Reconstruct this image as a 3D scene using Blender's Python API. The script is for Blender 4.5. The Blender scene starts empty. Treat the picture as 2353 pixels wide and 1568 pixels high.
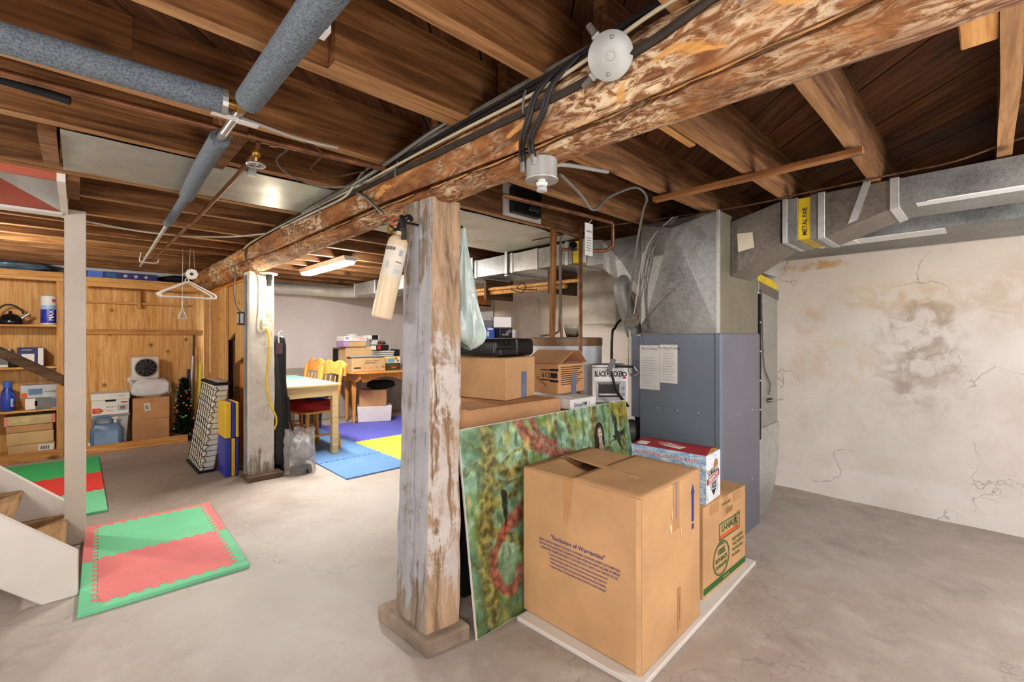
import bpy, bmesh, math, random
from mathutils import Vector, Matrix, noise

# ---------------------------------------------------------------- camera, world, lights, exposure
sc = bpy.context.scene
col = sc.collection
cam_d = bpy.data.cameras.new('camera'); cam = bpy.data.objects.new('camera', cam_d); col.objects.link(cam)
cam_d.sensor_width = 36.0; cam_d.lens = 16.0; cam_d.shift_y = -0.0034; cam_d.clip_start = 0.02
cam.location = (0, 0, 1.25); cam.rotation_euler = (math.radians(90), 0, math.radians(-43.6))
sc.camera = cam
sc.view_settings.view_transform = 'Standard'; sc.view_settings.look = 'None'
sc.view_settings.gamma = 1.0; sc.view_settings.use_curve_mapping = False
sc.view_settings.exposure = 1.4
wd = bpy.data.worlds.new('world'); sc.world = wd; wd.use_nodes = True
wd.node_tree.nodes['Background'].inputs[0].default_value = (1, .97, .93, 1)
wd.node_tree.nodes['Background'].inputs[1].default_value = 0.3

def lamp(name, loc, watts, colr, size):
    d = bpy.data.lights.new(name, 'POINT'); d.energy = watts; d.color = colr; d.shadow_soft_size = size
    o = bpy.data.objects.new(name, d); col.objects.link(o); o.location = loc
    return o
# added fill lamps, unseen, brightening the basement from outside the view
lamp('added_fill_light', (-0.9, -0.9, 1.72), 44, (1, .985, .95), .22)
lamp('added_fill_light', (2.5, -1.1, 1.62), 44, (1, .985, .96), .25)
lamp('added_fill_light', (-1.25, 1.9, 1.66), 24, (1, .97, .92), .2)
lamp('added_fill_light', (-0.75, 4.9, 1.80), 26, (1, .93, .80), .06)  # added lamp out of view, brightens the dark closet and plank partition
lamp('added_fill_light', (0.35, -0.4, 0.95), 14, (1, .97, .93), .3)

sc.cycles.use_denoising = True; sc.cycles.max_bounces = 6; sc.cycles.diffuse_bounces = 3; sc.cycles.glossy_bounces = 2; sc.cycles.transmission_bounces = 4; sc.cycles.caustics_reflective = False; sc.cycles.caustics_refractive = False
sc.cycles.use_adaptive_sampling = True; sc.cycles.adaptive_threshold = .03

# ---------------------------------------------------------------- helpers
rnd = random.Random(7)
BASE = {}
def lin(c):
    c = c/255.0
    return c/12.92 if c <= .04045 else ((c+.055)/1.055)**2.4
def rgb(r, g=None, b=None):
    if g is None: r, g, b = r
    return (lin(r), lin(g), lin(b), 1)
def sm(p, n=6):
    """catmull-rom through the points"""
    p = [Vector(a) for a in p]; q = [p[0]*2-p[1]] + p + [p[-1]*2-p[-2]]; out = []
    for i in range(1, len(q)-2):
        a, b, c, d = q[i-1], q[i], q[i+1], q[i+2]
        for k in range(n):
            t = k/n
            out.append(.5*((2*b)+(c-a)*t+(2*a-5*b+4*c-d)*t*t+(3*b-a-3*c+d)*t**3))
    out.append(p[-1]); return out

class MB:
    def __init__(s): s.v = []; s.f = []; s.M = Matrix.Identity(4); s.c = []
    def at(s, loc=(0,0,0), rz=0, rx=0, ry=0, sc_=1):
        s.M = Matrix.Translation(loc) @ Matrix.Rotation(rz,4,'Z') @ Matrix.Rotation(ry,4,'Y') @ Matrix.Rotation(rx,4,'X') @ Matrix.Scale(sc_,4)
        return s
    def add(s, vs, fs):
        n = len(s.v); s.v += [s.M @ Vector(a) for a in vs]; s.f += [[n+i for i in f] for f in fs]; return s
    def box(s, x0, x1, y0, y1, z0, z1):
        return s.add([(x0,y0,z0),(x1,y0,z0),(x1,y1,z0),(x0,y1,z0),(x0,y0,z1),(x1,y0,z1),(x1,y1,z1),(x0,y1,z1)],
                     [(0,3,2,1),(4,5,6,7),(0,1,5,4),(1,2,6,5),(2,3,7,6),(3,0,4,7)])
    def cbox(s, c, d): return s.box(c[0]-d[0]/2,c[0]+d[0]/2,c[1]-d[1]/2,c[1]+d[1]/2,c[2]-d[2]/2,c[2]+d[2]/2)
    def prism(s, poly, axis, a, b):
        def mk(p, t): return (p[0],p[1],t) if axis=='z' else ((p[0],t,p[1]) if axis=='y' else (t,p[0],p[1]))
        n = len(poly); vs = [mk(p,a) for p in poly]+[mk(p,b) for p in poly]
        return s.add(vs, [tuple(range(n))[::-1], tuple(range(n,2*n))]+[(i,(i+1)%n,n+(i+1)%n,n+i) for i in range(n)])
    def tube(s, path, r, seg=8, cap=True):
        p = [Vector(a) for a in path]; n = len(p); rr = r if callable(r) else (lambda i, k=r: k)
        up = None; vs = []; fs = []
        for i in range(n):
            t = (p[min(i+1,n-1)]-p[max(i-1,0)])
            t = t.normalized() if t.length > 1e-9 else Vector((0,0,1))
            if up is None: up = Vector((0,0,1)) if abs(t.z) < .9 else Vector((1,0,0))
            u = t.cross(up); u = u.normalized() if u.length > 1e-6 else t.orthogonal().normalized()
            w = u.cross(t).normalized(); up = w
            for k in range(seg):
                a = 2*math.pi*k/seg; vs.append(p[i]+(u*math.cos(a)+w*math.sin(a))*rr(i))
        for i in range(n-1):
            for k in range(seg):
                fs.append((i*seg+k, i*seg+(k+1)%seg, (i+1)*seg+(k+1)%seg, (i+1)*seg+k))
        if cap: fs += [tuple(range(seg))[::-1], tuple(range((n-1)*seg, n*seg))]
        return s.add(vs, fs)
    def lathe(s, prof, seg=24, c=(0,0,0)):
        vs = []; fs = []; n = len(prof)
        for r, z in prof:
            for k in range(seg):
                a = 2*math.pi*k/seg; vs.append((c[0]+r*math.cos(a), c[1]+r*math.sin(a), c[2]+z))
        for i in range(n-1):
            for k in range(seg):
                fs.append((i*seg+k, i*seg+(k+1)%seg, (i+1)*seg+(k+1)%seg, (i+1)*seg+k))
        fs += [tuple(range(seg))[::-1], tuple(range((n-1)*seg, n*seg))]
        return s.add(vs, fs)
    def ball(s, c, r, seg=12, rings=8, sx=1, sy=1, sz=1):
        vs = [(c[0],c[1],c[2]-r*sz)]; fs = []
        for i in range(1, rings):
            a = math.pi*i/rings-math.pi/2
            for k in range(seg):
                b = 2*math.pi*k/seg; vs.append((c[0]+r*sx*math.cos(a)*math.cos(b), c[1]+r*sy*math.cos(a)*math.sin(b), c[2]+r*sz*math.sin(a)))
        vs.append((c[0],c[1],c[2]+r*sz)); L = len(vs)-1
        for k in range(seg): fs.append((0, 1+(k+1)%seg, 1+k)); fs.append((L, L-seg+k, L-seg+(k+1)%seg))
        for i in range(rings-2):
            for k in range(seg):
                a = 1+i*seg; fs.append((a+k, a+(k+1)%seg, a+seg+(k+1)%seg, a+seg+k))
        return s.add(vs, fs)
    def quad(s, a, b, c, d): return s.add([a,b,c,d], [(0,1,2,3)])
    def grid(s, fn, nu, nv, colf=None):
        vs = [fn(i/nu, j/nv) for j in range(nv+1) for i in range(nu+1)]
        if colf: s.c += [colf(i/nu, j/nv) for j in range(nv+1) for i in range(nu+1)]
        return s.add(vs, [(j*(nu+1)+i, j*(nu+1)+i+1, (j+1)*(nu+1)+i+1, (j+1)*(nu+1)+i) for j in range(nv) for i in range(nu)])
    def mesh(s, name, bev=0, smooth=False, seg=1, off=(0,0,0)):
        me = bpy.data.meshes.new(name); o = Vector(off)
        me.from_pydata([tuple(a-o) for a in s.v], [], s.f)
        if s.c:
            at = me.color_attributes.new('Col', 'FLOAT_COLOR', 'POINT')
            for i, c in enumerate(s.c): at.data[i].color = c
        bm = bmesh.new(); bm.from_mesh(me)
        if not s.c: bmesh.ops.recalc_face_normals(bm, faces=bm.faces)
        if bev: bmesh.ops.bevel(bm, geom=list(bm.edges), offset=bev, segments=seg, affect='EDGES', profile=.5, clamp_overlap=True)
        bm.to_mesh(me); bm.free()
        if smooth:
            for p in me.polygons: p.use_smooth = True
            try: me.set_sharp_from_angle(angle=math.radians(48))
            except Exception: pass
        return me
    def build(s, name, mat, parent=None, smooth=False, bev=0, seg=1, label=None):
        off = (0,0,0)
        if parent is not None and BASE.get(parent.name) is not None: off = BASE[parent.name]
        me = s.mesh(name, bev, smooth, seg, off)
        if mat: me.materials.append(mat)
        o = bpy.data.objects.new(name, me); col.objects.link(o)
        if parent is not None: o.parent = parent; BASE[o.name] = BASE.get(parent.name)
        if label: o['label'] = label
        return o

def tag(o, label, cat, group=None, kind=None):
    o['label'] = label
    if cat: o['category'] = cat
    if group: o['group'] = group
    if kind: o['kind'] = kind
    return o
def thing(name, label, cat, loc=(0,0,0), rz=None, group=None):
    o = bpy.data.objects.new(name, None); col.objects.link(o); o.location = loc; o.empty_display_size = .1
    if rz is not None: o.rotation_euler = (0,0,rz); BASE[o.name] = None
    else: BASE[o.name] = loc
    return tag(o, label, cat, group)
def solo(name, label, cat, mb, mat, group=None, **k):
    """one mesh thing with its origin at its base"""
    xs = [v.x for v in mb.v]; ys = [v.y for v in mb.v]; zs = [v.z for v in mb.v]
    b = Vector(((min(xs)+max(xs))/2, (min(ys)+max(ys))/2, min(zs)))
    me = mb.mesh(name, k.get('bev',0), k.get('smooth',False), k.get('seg',1), b); me.materials.append(mat)
    o = bpy.data.objects.new(name, me); col.objects.link(o); o.location = b; BASE[o.name] = tuple(b)
    return tag(o, label, cat, group)
def struct(name, mb, mat, label=None, **k):
    o = mb.build(name, mat, None, **k); o['kind'] = 'structure'
    if label: o['label'] = label
    BASE[o.name] = (0,0,0); return o
def like(o, parent, loc=None, rz=None):
    """a copy of a piece sharing its mesh"""
    c = o.copy(); col.objects.link(c); c.parent = parent
    if loc is not None: c.location = loc
    if rz is not None: c.rotation_euler = (0,0,rz)
    return c
def text(s, size, mat, parent, o, rx, up, align='CENTER', bold=0.0, name='lettering', sx=1.0, arc=None):
    cu = bpy.data.curves.new('t', 'FONT'); cu.body = s; cu.size = 1; cu.align_x = align; cu.align_y = 'CENTER'; cu.offset = bold
    cu.resolution_u = 2
    tmp = bpy.data.objects.new('t', cu); col.objects.link(tmp)
    me = bpy.data.meshes.new_from_object(tmp); bpy.data.objects.remove(tmp); bpy.data.curves.remove(cu)
    o = Vector(o); rx = Vector(rx).normalized(); up = Vector(up).normalized()
    off = BASE.get(parent.name) if parent is not None else None
    if off is not None: o = o-Vector(off)
    for v in me.vertices: v.co = o+rx*(v.co.x*size*sx)+up*(v.co.y*size)
    me.materials.clear(); me.materials.append(mat); me.name = name
    ob = bpy.data.objects.new(name, me); col.objects.link(ob)
    if parent is not None: ob.parent = parent; BASE[ob.name] = BASE.get(parent.name)
    return ob

# ---------------------------------------------------------------- materials
MATS = {}
class NT:
    def __init__(s, name, rough=.6, metal=0, spec=.4):
        m = bpy.data.materials.new(name); m.use_nodes = True; s.m = m; s.t = m.node_tree; s.n = s.t.nodes
        s.b = s.n['Principled BSDF']; s.b.inputs['Roughness'].default_value = rough; s.b.inputs['Metallic'].default_value = metal
        s.b.inputs['Specular IOR Level'].default_value = spec; MATS[name] = m
    def nd(s, t, **k):
        n = s.n.new(t)
        for a, b in k.items(): setattr(n, a, b)
        return n
    def ln(s, a, b): s.t.links.new(a, b)
    def coord(s, scale=(1,1,1), rnd_=True, rot=(0,0,0)):
        tc = s.nd('ShaderNodeTexCoord'); mp = s.nd('ShaderNodeMapping'); mp.inputs['Scale'].default_value = scale; mp.inputs['Rotation'].default_value = rot
        src = tc.outputs['Object']
        if rnd_:
            oi = s.nd('ShaderNodeObjectInfo'); ml = s.nd('ShaderNodeMath', operation='MULTIPLY'); ml.inputs[1].default_value = 37
            ad = s.nd('ShaderNodeVectorMath', operation='ADD'); s.ln(oi.outputs['Random'], ml.inputs[0]); s.ln(src, ad.inputs[0]); s.ln(ml.outputs[0], ad.inputs[1]); src = ad.outputs[0]
        s.ln(src, mp.inputs[0]); return mp.outputs[0]
    def noise(s, vec, scale=5, detail=5, rough=.55, dist=0):
        n = s.nd('ShaderNodeTexNoise'); n.inputs['Scale'].default_value = scale; n.inputs['Detail'].default_value = detail
        n.inputs['Roughness'].default_value = rough; n.inputs['Distortion'].default_value = dist; s.ln(vec, n.inputs['Vector']); return n.outputs['Fac']
    def vor(s, vec, scale=5, feature='F1'):
        n = s.nd('ShaderNodeTexVoronoi', feature=feature); n.inputs['Scale'].default_value = scale; s.ln(vec, n.inputs['Vector']); return n.outputs['Distance']
    def ramp(s, fac, stops):
        r = s.nd('ShaderNodeValToRGB'); e = r.color_ramp.elements
        while len(e) < len(stops): e.new(.5)
        for i, (p, c) in enumerate(stops): e[i].position = p; e[i].color = c if len(c) == 4 else rgb(c)
        s.ln(fac, r.inputs[0]); return r.outputs[0]
    def mix(s, fac, a, b, mode='MIX'):
        m = s.nd('ShaderNodeMix', data_type='RGBA', blend_type=mode)
        for x, i in ((fac,0),(a,6),(b,7)):
            if isinstance(x, (int,float)): m.inputs[i].default_value = x
            elif isinstance(x, tuple): m.inputs[i].default_value = x if len(x) == 4 else rgb(x)
            else: s.ln(x, m.inputs[i])
        return m.outputs[2]
    def maprange(s, v, a, b, c=0, d=1):
        m = s.nd('ShaderNodeMapRange'); m.inputs[1].default_value = a; m.inputs[2].default_value = b; m.inputs[3].default_value = c; m.inputs[4].default_value = d
        s.ln(v, m.inputs[0]); return m.outputs[0]
    def bump(s, h, strength=.3, dist=.01):
        b = s.nd('ShaderNodeBump'); b.inputs['Strength'].default_value = strength; b.inputs['Distance'].default_value = dist
        s.ln(h, b.inputs['Height']); s.ln(b.outputs[0], s.b.inputs['Normal'])
    def spot(s, base, vec, centre, radii, color, amount=1, soft=.5, warp=.5, wscale=5, rag=0):
        """a stain with a ragged outline at a fixed place on the surface"""
        sub = s.nd('ShaderNodeVectorMath', operation='SUBTRACT'); sub.inputs[1].default_value = centre; s.ln(vec, sub.inputs[0])
        dv = s.nd('ShaderNodeVectorMath', operation='DIVIDE'); dv.inputs[1].default_value = radii; s.ln(sub.outputs[0], dv.inputs[0])
        le = s.nd('ShaderNodeVectorMath', operation='LENGTH'); s.ln(dv.outputs[0], le.inputs[0])
        nz = s.noise(vec, wscale, 6, .65); ad = s.nd('ShaderNodeMath', operation='MULTIPLY_ADD'); ad.inputs[1].default_value = warp*2; s.ln(nz, ad.inputs[0])
        sb = s.nd('ShaderNodeMath', operation='SUBTRACT'); sb.inputs[1].default_value = warp; s.ln(le.outputs['Value'], sb.inputs[0]); s.ln(sb.outputs[0], ad.inputs[2])
        fac = s.maprange(ad.outputs[0], 1+soft*.5, 1-soft*.5, 0, amount)
        if rag:
            mu = s.nd('ShaderNodeMath', operation='MULTIPLY'); s.ln(fac, mu.inputs[0]); s.ln(s.maprange(s.noise(vec, rag, 7, .65, .8), .42, .56, .1, 1), mu.inputs[1]); fac = mu.outputs[0]
        return s.mix(fac, base, color)
    def out(s, c): 
        if isinstance(c, tuple): s.b.inputs['Base Color'].default_value = c if len(c) == 4 else rgb(c)
        else: s.ln(c, s.b.inputs['Base Color'])
        return s.m

def plain(name, c, rough=.55, metal=0, var=.12, scale=6, bump=0, spec=.4, alpha=None):
    t = NT(name, rough, metal, spec); v = t.coord()
    n = t.noise(v, scale, 4)
    d = tuple(max(0,int(x*(1-var))) for x in c); l = tuple(min(255,int(x*(1+var*.6))) for x in c)
    t.out(t.ramp(n, [(.3,d),(.7,l)]))
    if bump: t.bump(n, bump, .01)
    if alpha is not None: t.b.inputs['Alpha'].default_value = alpha
    return t.m
def flat(name, c, rough=.5, metal=0, spec=.4):
    t = NT(name, rough, metal, spec); return t.out(c)
def wood(name, dark, mid, light, axis='x', rough=.7, fine=60, bump=.25, patch=.35, knots=3.2):
    t = NT(name, rough, 0, .25)
    st = {'x':(1.0,14,14),'y':(14,1.0,14),'z':(14,14,1.0)}[axis]
    v = t.coord(st); g = t.noise(v, 2.2, 5, .62, .6)
    c = t.ramp(g, [(.28,dark),(.5,mid),(.74,light)])
    v2 = t.coord((1,1,1)); p = t.noise(v2, 1.7, 2, .6)
    c = t.mix(t.maprange(p, .42, .7, 0, patch), c, t.mix(.65, c, rgb(dark)))
    k = t.vor(t.coord({'x':(.8,1,1),'y':(1,.8,1),'z':(1,1,.8)}[axis]), knots)
    c = t.mix(t.maprange(k, .17, .07, 0, .8), c, tuple(int(x*.55) for x in dark))
    oi = t.nd('ShaderNodeObjectInfo'); hv = t.nd('ShaderNodeHueSaturation'); t.ln(t.maprange(oi.outputs['Random'], 0, 1, .84, 1.14), hv.inputs['Value']); t.ln(c, hv.inputs['Color']); c = hv.outputs[0]
    fg = t.noise(t.coord({'x':(1.5,40,40),'y':(40,1.5,40),'z':(40,40,1.5)}[axis]), 3, 2, .6); c = t.mix(t.maprange(fg, .45, .7, 0, .28), c, tuple(int(x*.7) for x in dark))
    t.bump(g, bump, .004); return t.out(c)
def board(name, c, rough=.75):
    """corrugated cardboard"""
    t = NT(name, rough, 0, .2); v = t.coord()
    a = t.noise(v, 2.5, 4); w = t.nd('ShaderNodeTexWave'); w.inputs['Scale'].default_value = 60; w.inputs['Distortion'].default_value = .3; t.ln(v, w.inputs[0])
    k = t.ramp(a, [(.3,tuple(int(x*.9) for x in c)),(.7,tuple(min(255,int(x*1.06)) for x in c))])
    t.bump(w.outputs['Fac'], .03, .002); return t.out(k)
def galv(name, c=(150,152,152), rough=.38, metal=.75, spangle=18, contrast=.35):
    t = NT(name, rough, metal); v = t.coord(); a = t.noise(v, 2.2, 5, .6); b = t.noise(v, spangle*2.2, 3, .6, 1.5)
    d = tuple(int(x*(1-contrast)) for x in c); l = tuple(min(255,int(x*(1+contrast*.5))) for x in c)
    k = t.mix(.3, t.ramp(a, [(.3,d),(.7,l)]), t.ramp(b, [(.35,d),(.65,l)]))
    t.ln(t.maprange(a, .3, .7, rough-.08, rough+.14), t.b.inputs['Roughness'])
    t.bump(a, .12, .01); return t.out(k)

m_joist = wood('old_joist_wood', (66,39,19), (124,81,45), (170,120,76), 'x')
m_joistR = wood('old_joist_wood_brown', (66,41,22), (122,83,51), (168,124,84), 'x')
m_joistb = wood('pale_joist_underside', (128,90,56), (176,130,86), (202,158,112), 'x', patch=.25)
m_split = wood('fresh_split_wood', (156,104,58), (196,146,92), (220,178,126), 'y', patch=.1)
m_sub = wood('dark_subfloor_wood', (50,30,16), (92,57,31), (128,84,52), 'x', patch=.5)
m_pine = wood('pine_lumber', (176,120,62), (215,160,96), (232,186,126), 'z', patch=.15, bump=.1)
m_pinex = wood('pine_lumber_flat', (170,112,56), (210,154,90), (230,182,120), 'x', patch=.15, bump=.1)
m_ply = wood('knotty_plywood', (186,130,70), (222,170,106), (238,198,142), 'z', patch=.3, bump=.06, knots=6)
m_orange = wood('orange_pine', (170,96,36), (205,128,60), (222,152,84), 'z', patch=.15, bump=.1)
m_dkwood = wood('dark_handrail_wood', (62,44,30), (96,70,48), (124,96,70), 'x', patch=.2)
m_honey = wood('honey_maple', (186,112,46), (216,146,72), (234,176,104), 'z', patch=.1, bump=.05, rough=.4)
m_birch = wood('pale_birch', (208,170,112), (228,196,140), (240,214,166), 'x', patch=.1, bump=.04, rough=.45)
m_card = board('cardboard_tan', (208,164,118)); m_card2 = board('cardboard_orange', (202,152,108)); m_card3 = board('cardboard_pale', (214,178,132))
m_cardin = board('cardboard_inside', (170,124,78))
m_galv = galv('galvanized_steel'); m_galvl = galv('galvanized_steel_bright', (196,198,196), .34, .6, 10, .2); m_galvd = galv('galvanized_steel_spangled', (132,134,132), .45, .5, 40, .55)
m_galvb = galv('brownish_galvanized_steel', (128,120,112), .4, .6, 14, .35)
m_cab = plain('grey_blue_furnace_paint', (118,128,144), .38, .1, .04, 2); m_cabs = plain('grey_furnace_side_paint', (112,114,128), .4, .1, .05, 2)
m_yel = plain('yellow_duct_fabric', (226,196,34), .5, 0, .15, 9, .2)
m_white = plain('white_paint', (226,220,214), .5, 0, .05, 3); m_offw = plain('ivory_painted_wood', (214,204,192), .55, 0, .06, 2)
m_paper = plain('white_paper', (232,232,230), .7, 0, .04); m_black = plain('black_plastic', (24,24,26), .4, 0, .2); m_blackm = plain('matt_black', (16,16,17), .8, 0, .2)
m_dark = plain('dark_gap_fabric', (30,27,26), .9); m_cop = plain('old_copper', (132,88,60), .42, .55, .25, 12); m_brass = plain('brass', (170,130,66), .35, .8, .2)
m_foam = NT('pipe_foam', .85, 0, .2); _v = m_foam.coord(); _n = m_foam.noise(_v, 170, 2); m_foam.bump(_n, .35, .004); m_foam = m_foam.out(m_foam.ramp(_n, [(.35,(84,92,102)),(.65,(120,128,136))]))
m_cable = plain('black_cable', (38,37,38), .55, 0, .3, 20); m_gcable = plain('grey_dusty_cable', (112,104,94), .7, 0, .25, 20); m_wcable = plain('white_cable', (204,198,186), .55, 0, .1)
m_armor = NT('armored_cable_steel', .4, .8); _v = m_armor.coord(); m_armor = m_armor.out((150,150,146))
m_steel = plain('zinc_steel', (178,178,176), .35, .7, .15, 8); m_tin = plain('dusty_grey_steel', (176,176,172), .5, .35, .12, 4)
m_red = plain('red_painted_board', (176,88,66), .6, 0, .08, 3); m_plast = plain('rough_white_plaster', (206,200,192), .8, 0, .12, 5, .3)
m_mgreen = plain('green_foam', (122,214,164), .75, 0, .04, 3); m_mred = plain('red_foam', (234,132,132), .75, 0, .05, 3)
m_mgreen2 = plain('deep_green_foam', (62,196,118), .75, 0, .04, 3); m_mred2 = plain('deep_red_foam', (228,66,58), .75, 0, .05, 3)
m_mblue = plain('blue_foam', (104,148,202), .75, 0, .04); m_mpur = plain('violet_blue_foam', (108,110,214), .75, 0, .04); m_myel = plain('yellow_foam', (246,234,84), .75, 0, .03)
m_inkb = flat('violet_blue_ink', (76,62,128), .8); m_inkk = flat('black_ink', (34,28,26), .8); m_inkg = flat('green_ink', (52,104,52), .8); m_inko = flat('orange_ink', (224,96,44), .8); m_inkw = flat('white_ink', (236,234,232), .7); m_inkr = flat('red_ink', (180,34,44), .7)
m_arrow = flat('blue_ink', (48,62,150), .7); m_grey = plain('grey_card', (120,120,122), .6); m_ltgrey = plain('pale_grey_plastic', (186,188,194), .5)
m_bluetape = plain('blue_grey_tape', (112,120,150), .55); m_tape = NT('clear_brown_tape', .22, 0, .5).out((196,146,96))
m_navy = plain('navy_box_print', (40,44,110), .5); m_bluebox = plain('blue_box_print', (70,110,210), .5)
m_purple = plain('purple_card', (176,140,206), .6)
# ---------------------------------------------------------------- floor and walls
X0, X1, Y0, Y1, ZC = -2.7, 4.31, -2.4, 7.06, 2.27
t = NT('worn_painted_concrete', .62, 0, .35); v = t.coord((1,1,1), False)
a = t.noise(v, 1.1, 8, .62, .3); b = t.noise(v, 7, 8, .7)
c = t.ramp(a, [(.30,(156,143,134)),(.5,(176,164,155)),(.72,(194,184,176))])
c = t.mix(t.maprange(b, .5, .75, 0, .5), c, (208,201,194)); c = t.mix(t.maprange(t.noise(v, 2.6, 7, .7, .5), .54, .68, 0, .55), c, (140,127,118))
c = t.spot(c, v, (0.72,2.45,0), (.55,.9,.5), (204,200,196), .75, 1.2, .7, 3)
c = t.spot(c, v, (1.75,3.1,0), (.5,.6,.5), (214,209,203), .7, 1.3, .6, 3)
c = t.spot(c, v, (0.45,5.2,0), (.9,1.0,.5), (112,98,90), .75, .8, .4, 2)
sp = t.vor(v, 3.4); c = t.mix(t.maprange(sp, .03, .012, 0, .5), c, (88,78,72))
nw = t.nd('ShaderNodeVectorMath', operation='ADD'); t.ln(v, nw.inputs[0])
n2 = t.nd('ShaderNodeTexNoise'); n2.inputs['Scale'].default_value = 2.5; n2.inputs['Detail'].default_value = 6; t.ln(v, n2.inputs['Vector']); t.ln(n2.outputs['Color'], nw.inputs[1])
cr = t.vor(nw.outputs[0], .55, 'DISTANCE_TO_EDGE'); ck = t.maprange(cr, .0045, .001, 0, 1)
c = t.mix(t.maprange(cr, .003, .0008, 0, .3), c, (96,86,78))
t.bump(b, .12, .01); m_floor = t.out(c)
fl = struct('floor', MB().box(X0,X1,Y0,Y1,-.1,0), m_floor, 'worn grey painted concrete floor')

t = NT('stained_wall_plaster', .85, 0, .2); v = t.coord((1,1,1), False)
a = t.noise(v, 1.3, 8, .6, .2); b = t.noise(v, 9, 7, .68)
c = t.ramp(a, [(.3,(206,197,189)),(.5,(220,213,207)),(.7,(230,224,220))])
c = t.mix(t.maprange(b, .55, .8, 0, .35), c, (190,178,164))
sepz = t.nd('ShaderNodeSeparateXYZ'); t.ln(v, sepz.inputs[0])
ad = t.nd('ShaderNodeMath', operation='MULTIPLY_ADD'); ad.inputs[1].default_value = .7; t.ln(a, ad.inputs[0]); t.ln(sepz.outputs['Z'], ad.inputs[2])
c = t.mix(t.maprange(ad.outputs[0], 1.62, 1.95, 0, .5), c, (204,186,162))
for p, r, k, am, so, wa, ws in [((4.31,.36,1.12),(.3,.22,.34),(172,159,148),.6,.9,1.1,5), ((4.31,.98,1.83),(.3,.2,.035),(190,142,76),.8,.5,.9,9), ((4.31,.32,1.18),(.3,.13,.26),(162,148,134),.6,.9,1.0,5),
        ((4.31,.30,1.42),(.3,.12,.10),(158,138,112),.6,.5,.8,8), ((4.31,.50,1.55),(.3,.35,.10),(192,158,108),.45,.8,.7,4),
        ((4.31,1.02,1.40),(.3,.10,.12),(196,164,120),.45,.9,.8,7), ((4.31,.85,1.05),(.3,.25,.2),(206,182,150),.5,1,.6,4), ((4.31,.42,.88),(.3,.06,.06),(160,148,138),.6,.6,.8,9),
        ((4.31,.42,.18),(.3,.55,.05),(226,220,216),.8,.6,.5,5), ((4.31,-.1,1.5),(.3,.25,.2),(186,166,142),.5,1,.6,5)]:
    c = t.spot(c, v, p, r, k, am, so, wa, ws*1.6, 7)
wv = t.nd('ShaderNodeVectorMath', operation='ADD'); t.ln(v, wv.inputs[0])
n2 = t.nd('ShaderNodeTexNoise'); n2.inputs['Scale'].default_value = 3.2; n2.inputs['Detail'].default_value = 7; t.ln(v, n2.inputs['Vector']); t.ln(n2.outputs['Color'], wv.inputs[1])
ed = t.vor(wv.outputs[0], 1.5, 'DISTANCE_TO_EDGE'); msk = t.noise(v, 1.9, 3)
kk = t.nd('ShaderNodeMath', operation='MULTIPLY'); t.ln(t.maprange(ed, .009, .002, 0, 1), kk.inputs[0]); t.ln(t.maprange(msk, .53, .62, 0, .55), kk.inputs[1])
c = t.mix(kk.outputs[0], c, (140,124,106))
hb = t.nd('ShaderNodeMath', operation='SUBTRACT'); t.ln(t.noise(v, 4, 7, .6), hb.inputs[0]); t.ln(kk.outputs[0], hb.inputs[1])
t.bump(hb.outputs[0], .5, .02); m_wall = t.out(c)
# uneven old wall: the foot bulges where the parging is thick
def wallpt(u, w):
    y = Y0+(Y1-Y0)*u; z = 2.27*w
    n = noise.noise(Vector((y*1.3, z*1.3, 3)))*.012+noise.noise(Vector((y*4, z*4, 9)))*.004
    foot = max(0, 1-z/.22)*.05*(.6+.6*noise.noise(Vector((y*2.2, 0, 5))))
    return (X1-.005-foot-n, y, z)
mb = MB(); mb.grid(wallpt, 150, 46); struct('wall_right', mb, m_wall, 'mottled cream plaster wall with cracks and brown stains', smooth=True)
t = NT('white_back_wall', .85, 0, .2); v = t.coord((1,1,1), False); a = t.noise(v, 2, 6)
m_wback = t.out(t.ramp(a, [(.3,(214,207,207)),(.7,(228,221,221))])); t.bump(t.noise(v, 6, 6), .2, .01)
wb = struct('wall_back', MB().box(X0,X1,Y1,Y1+.12,0,2.4), m_wback, 'white painted back wall behind the tables')
t = NT('bare_grey_concrete', .9, 0, .2); v = t.coord((1,1,1), False); a = t.noise(v, 3, 7)
m_conc = t.out(t.ramp(a, [(.3,(150,142,132)),(.7,(196,188,178))])); t.bump(a, .4, .015)
MB().box(1.25,X1,Y1-.08,Y1+.02,0,.80).build('concrete_footing', m_conc, wb, bev=.01)
struct('wall_left', MB().box(X0-.1,X0,Y0,Y1,0,2.4), m_wback); struct('wall_front', MB().box(X0,X1,Y0-.1,Y0,0,2.4), m_wback)
struct('wall_back_chimney', MB().box(3.95,4.32,2.62,3.06,1.39,2.24), m_plast, 'plastered chimney breast jutting from the wall', bev=.03, seg=2)

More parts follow.
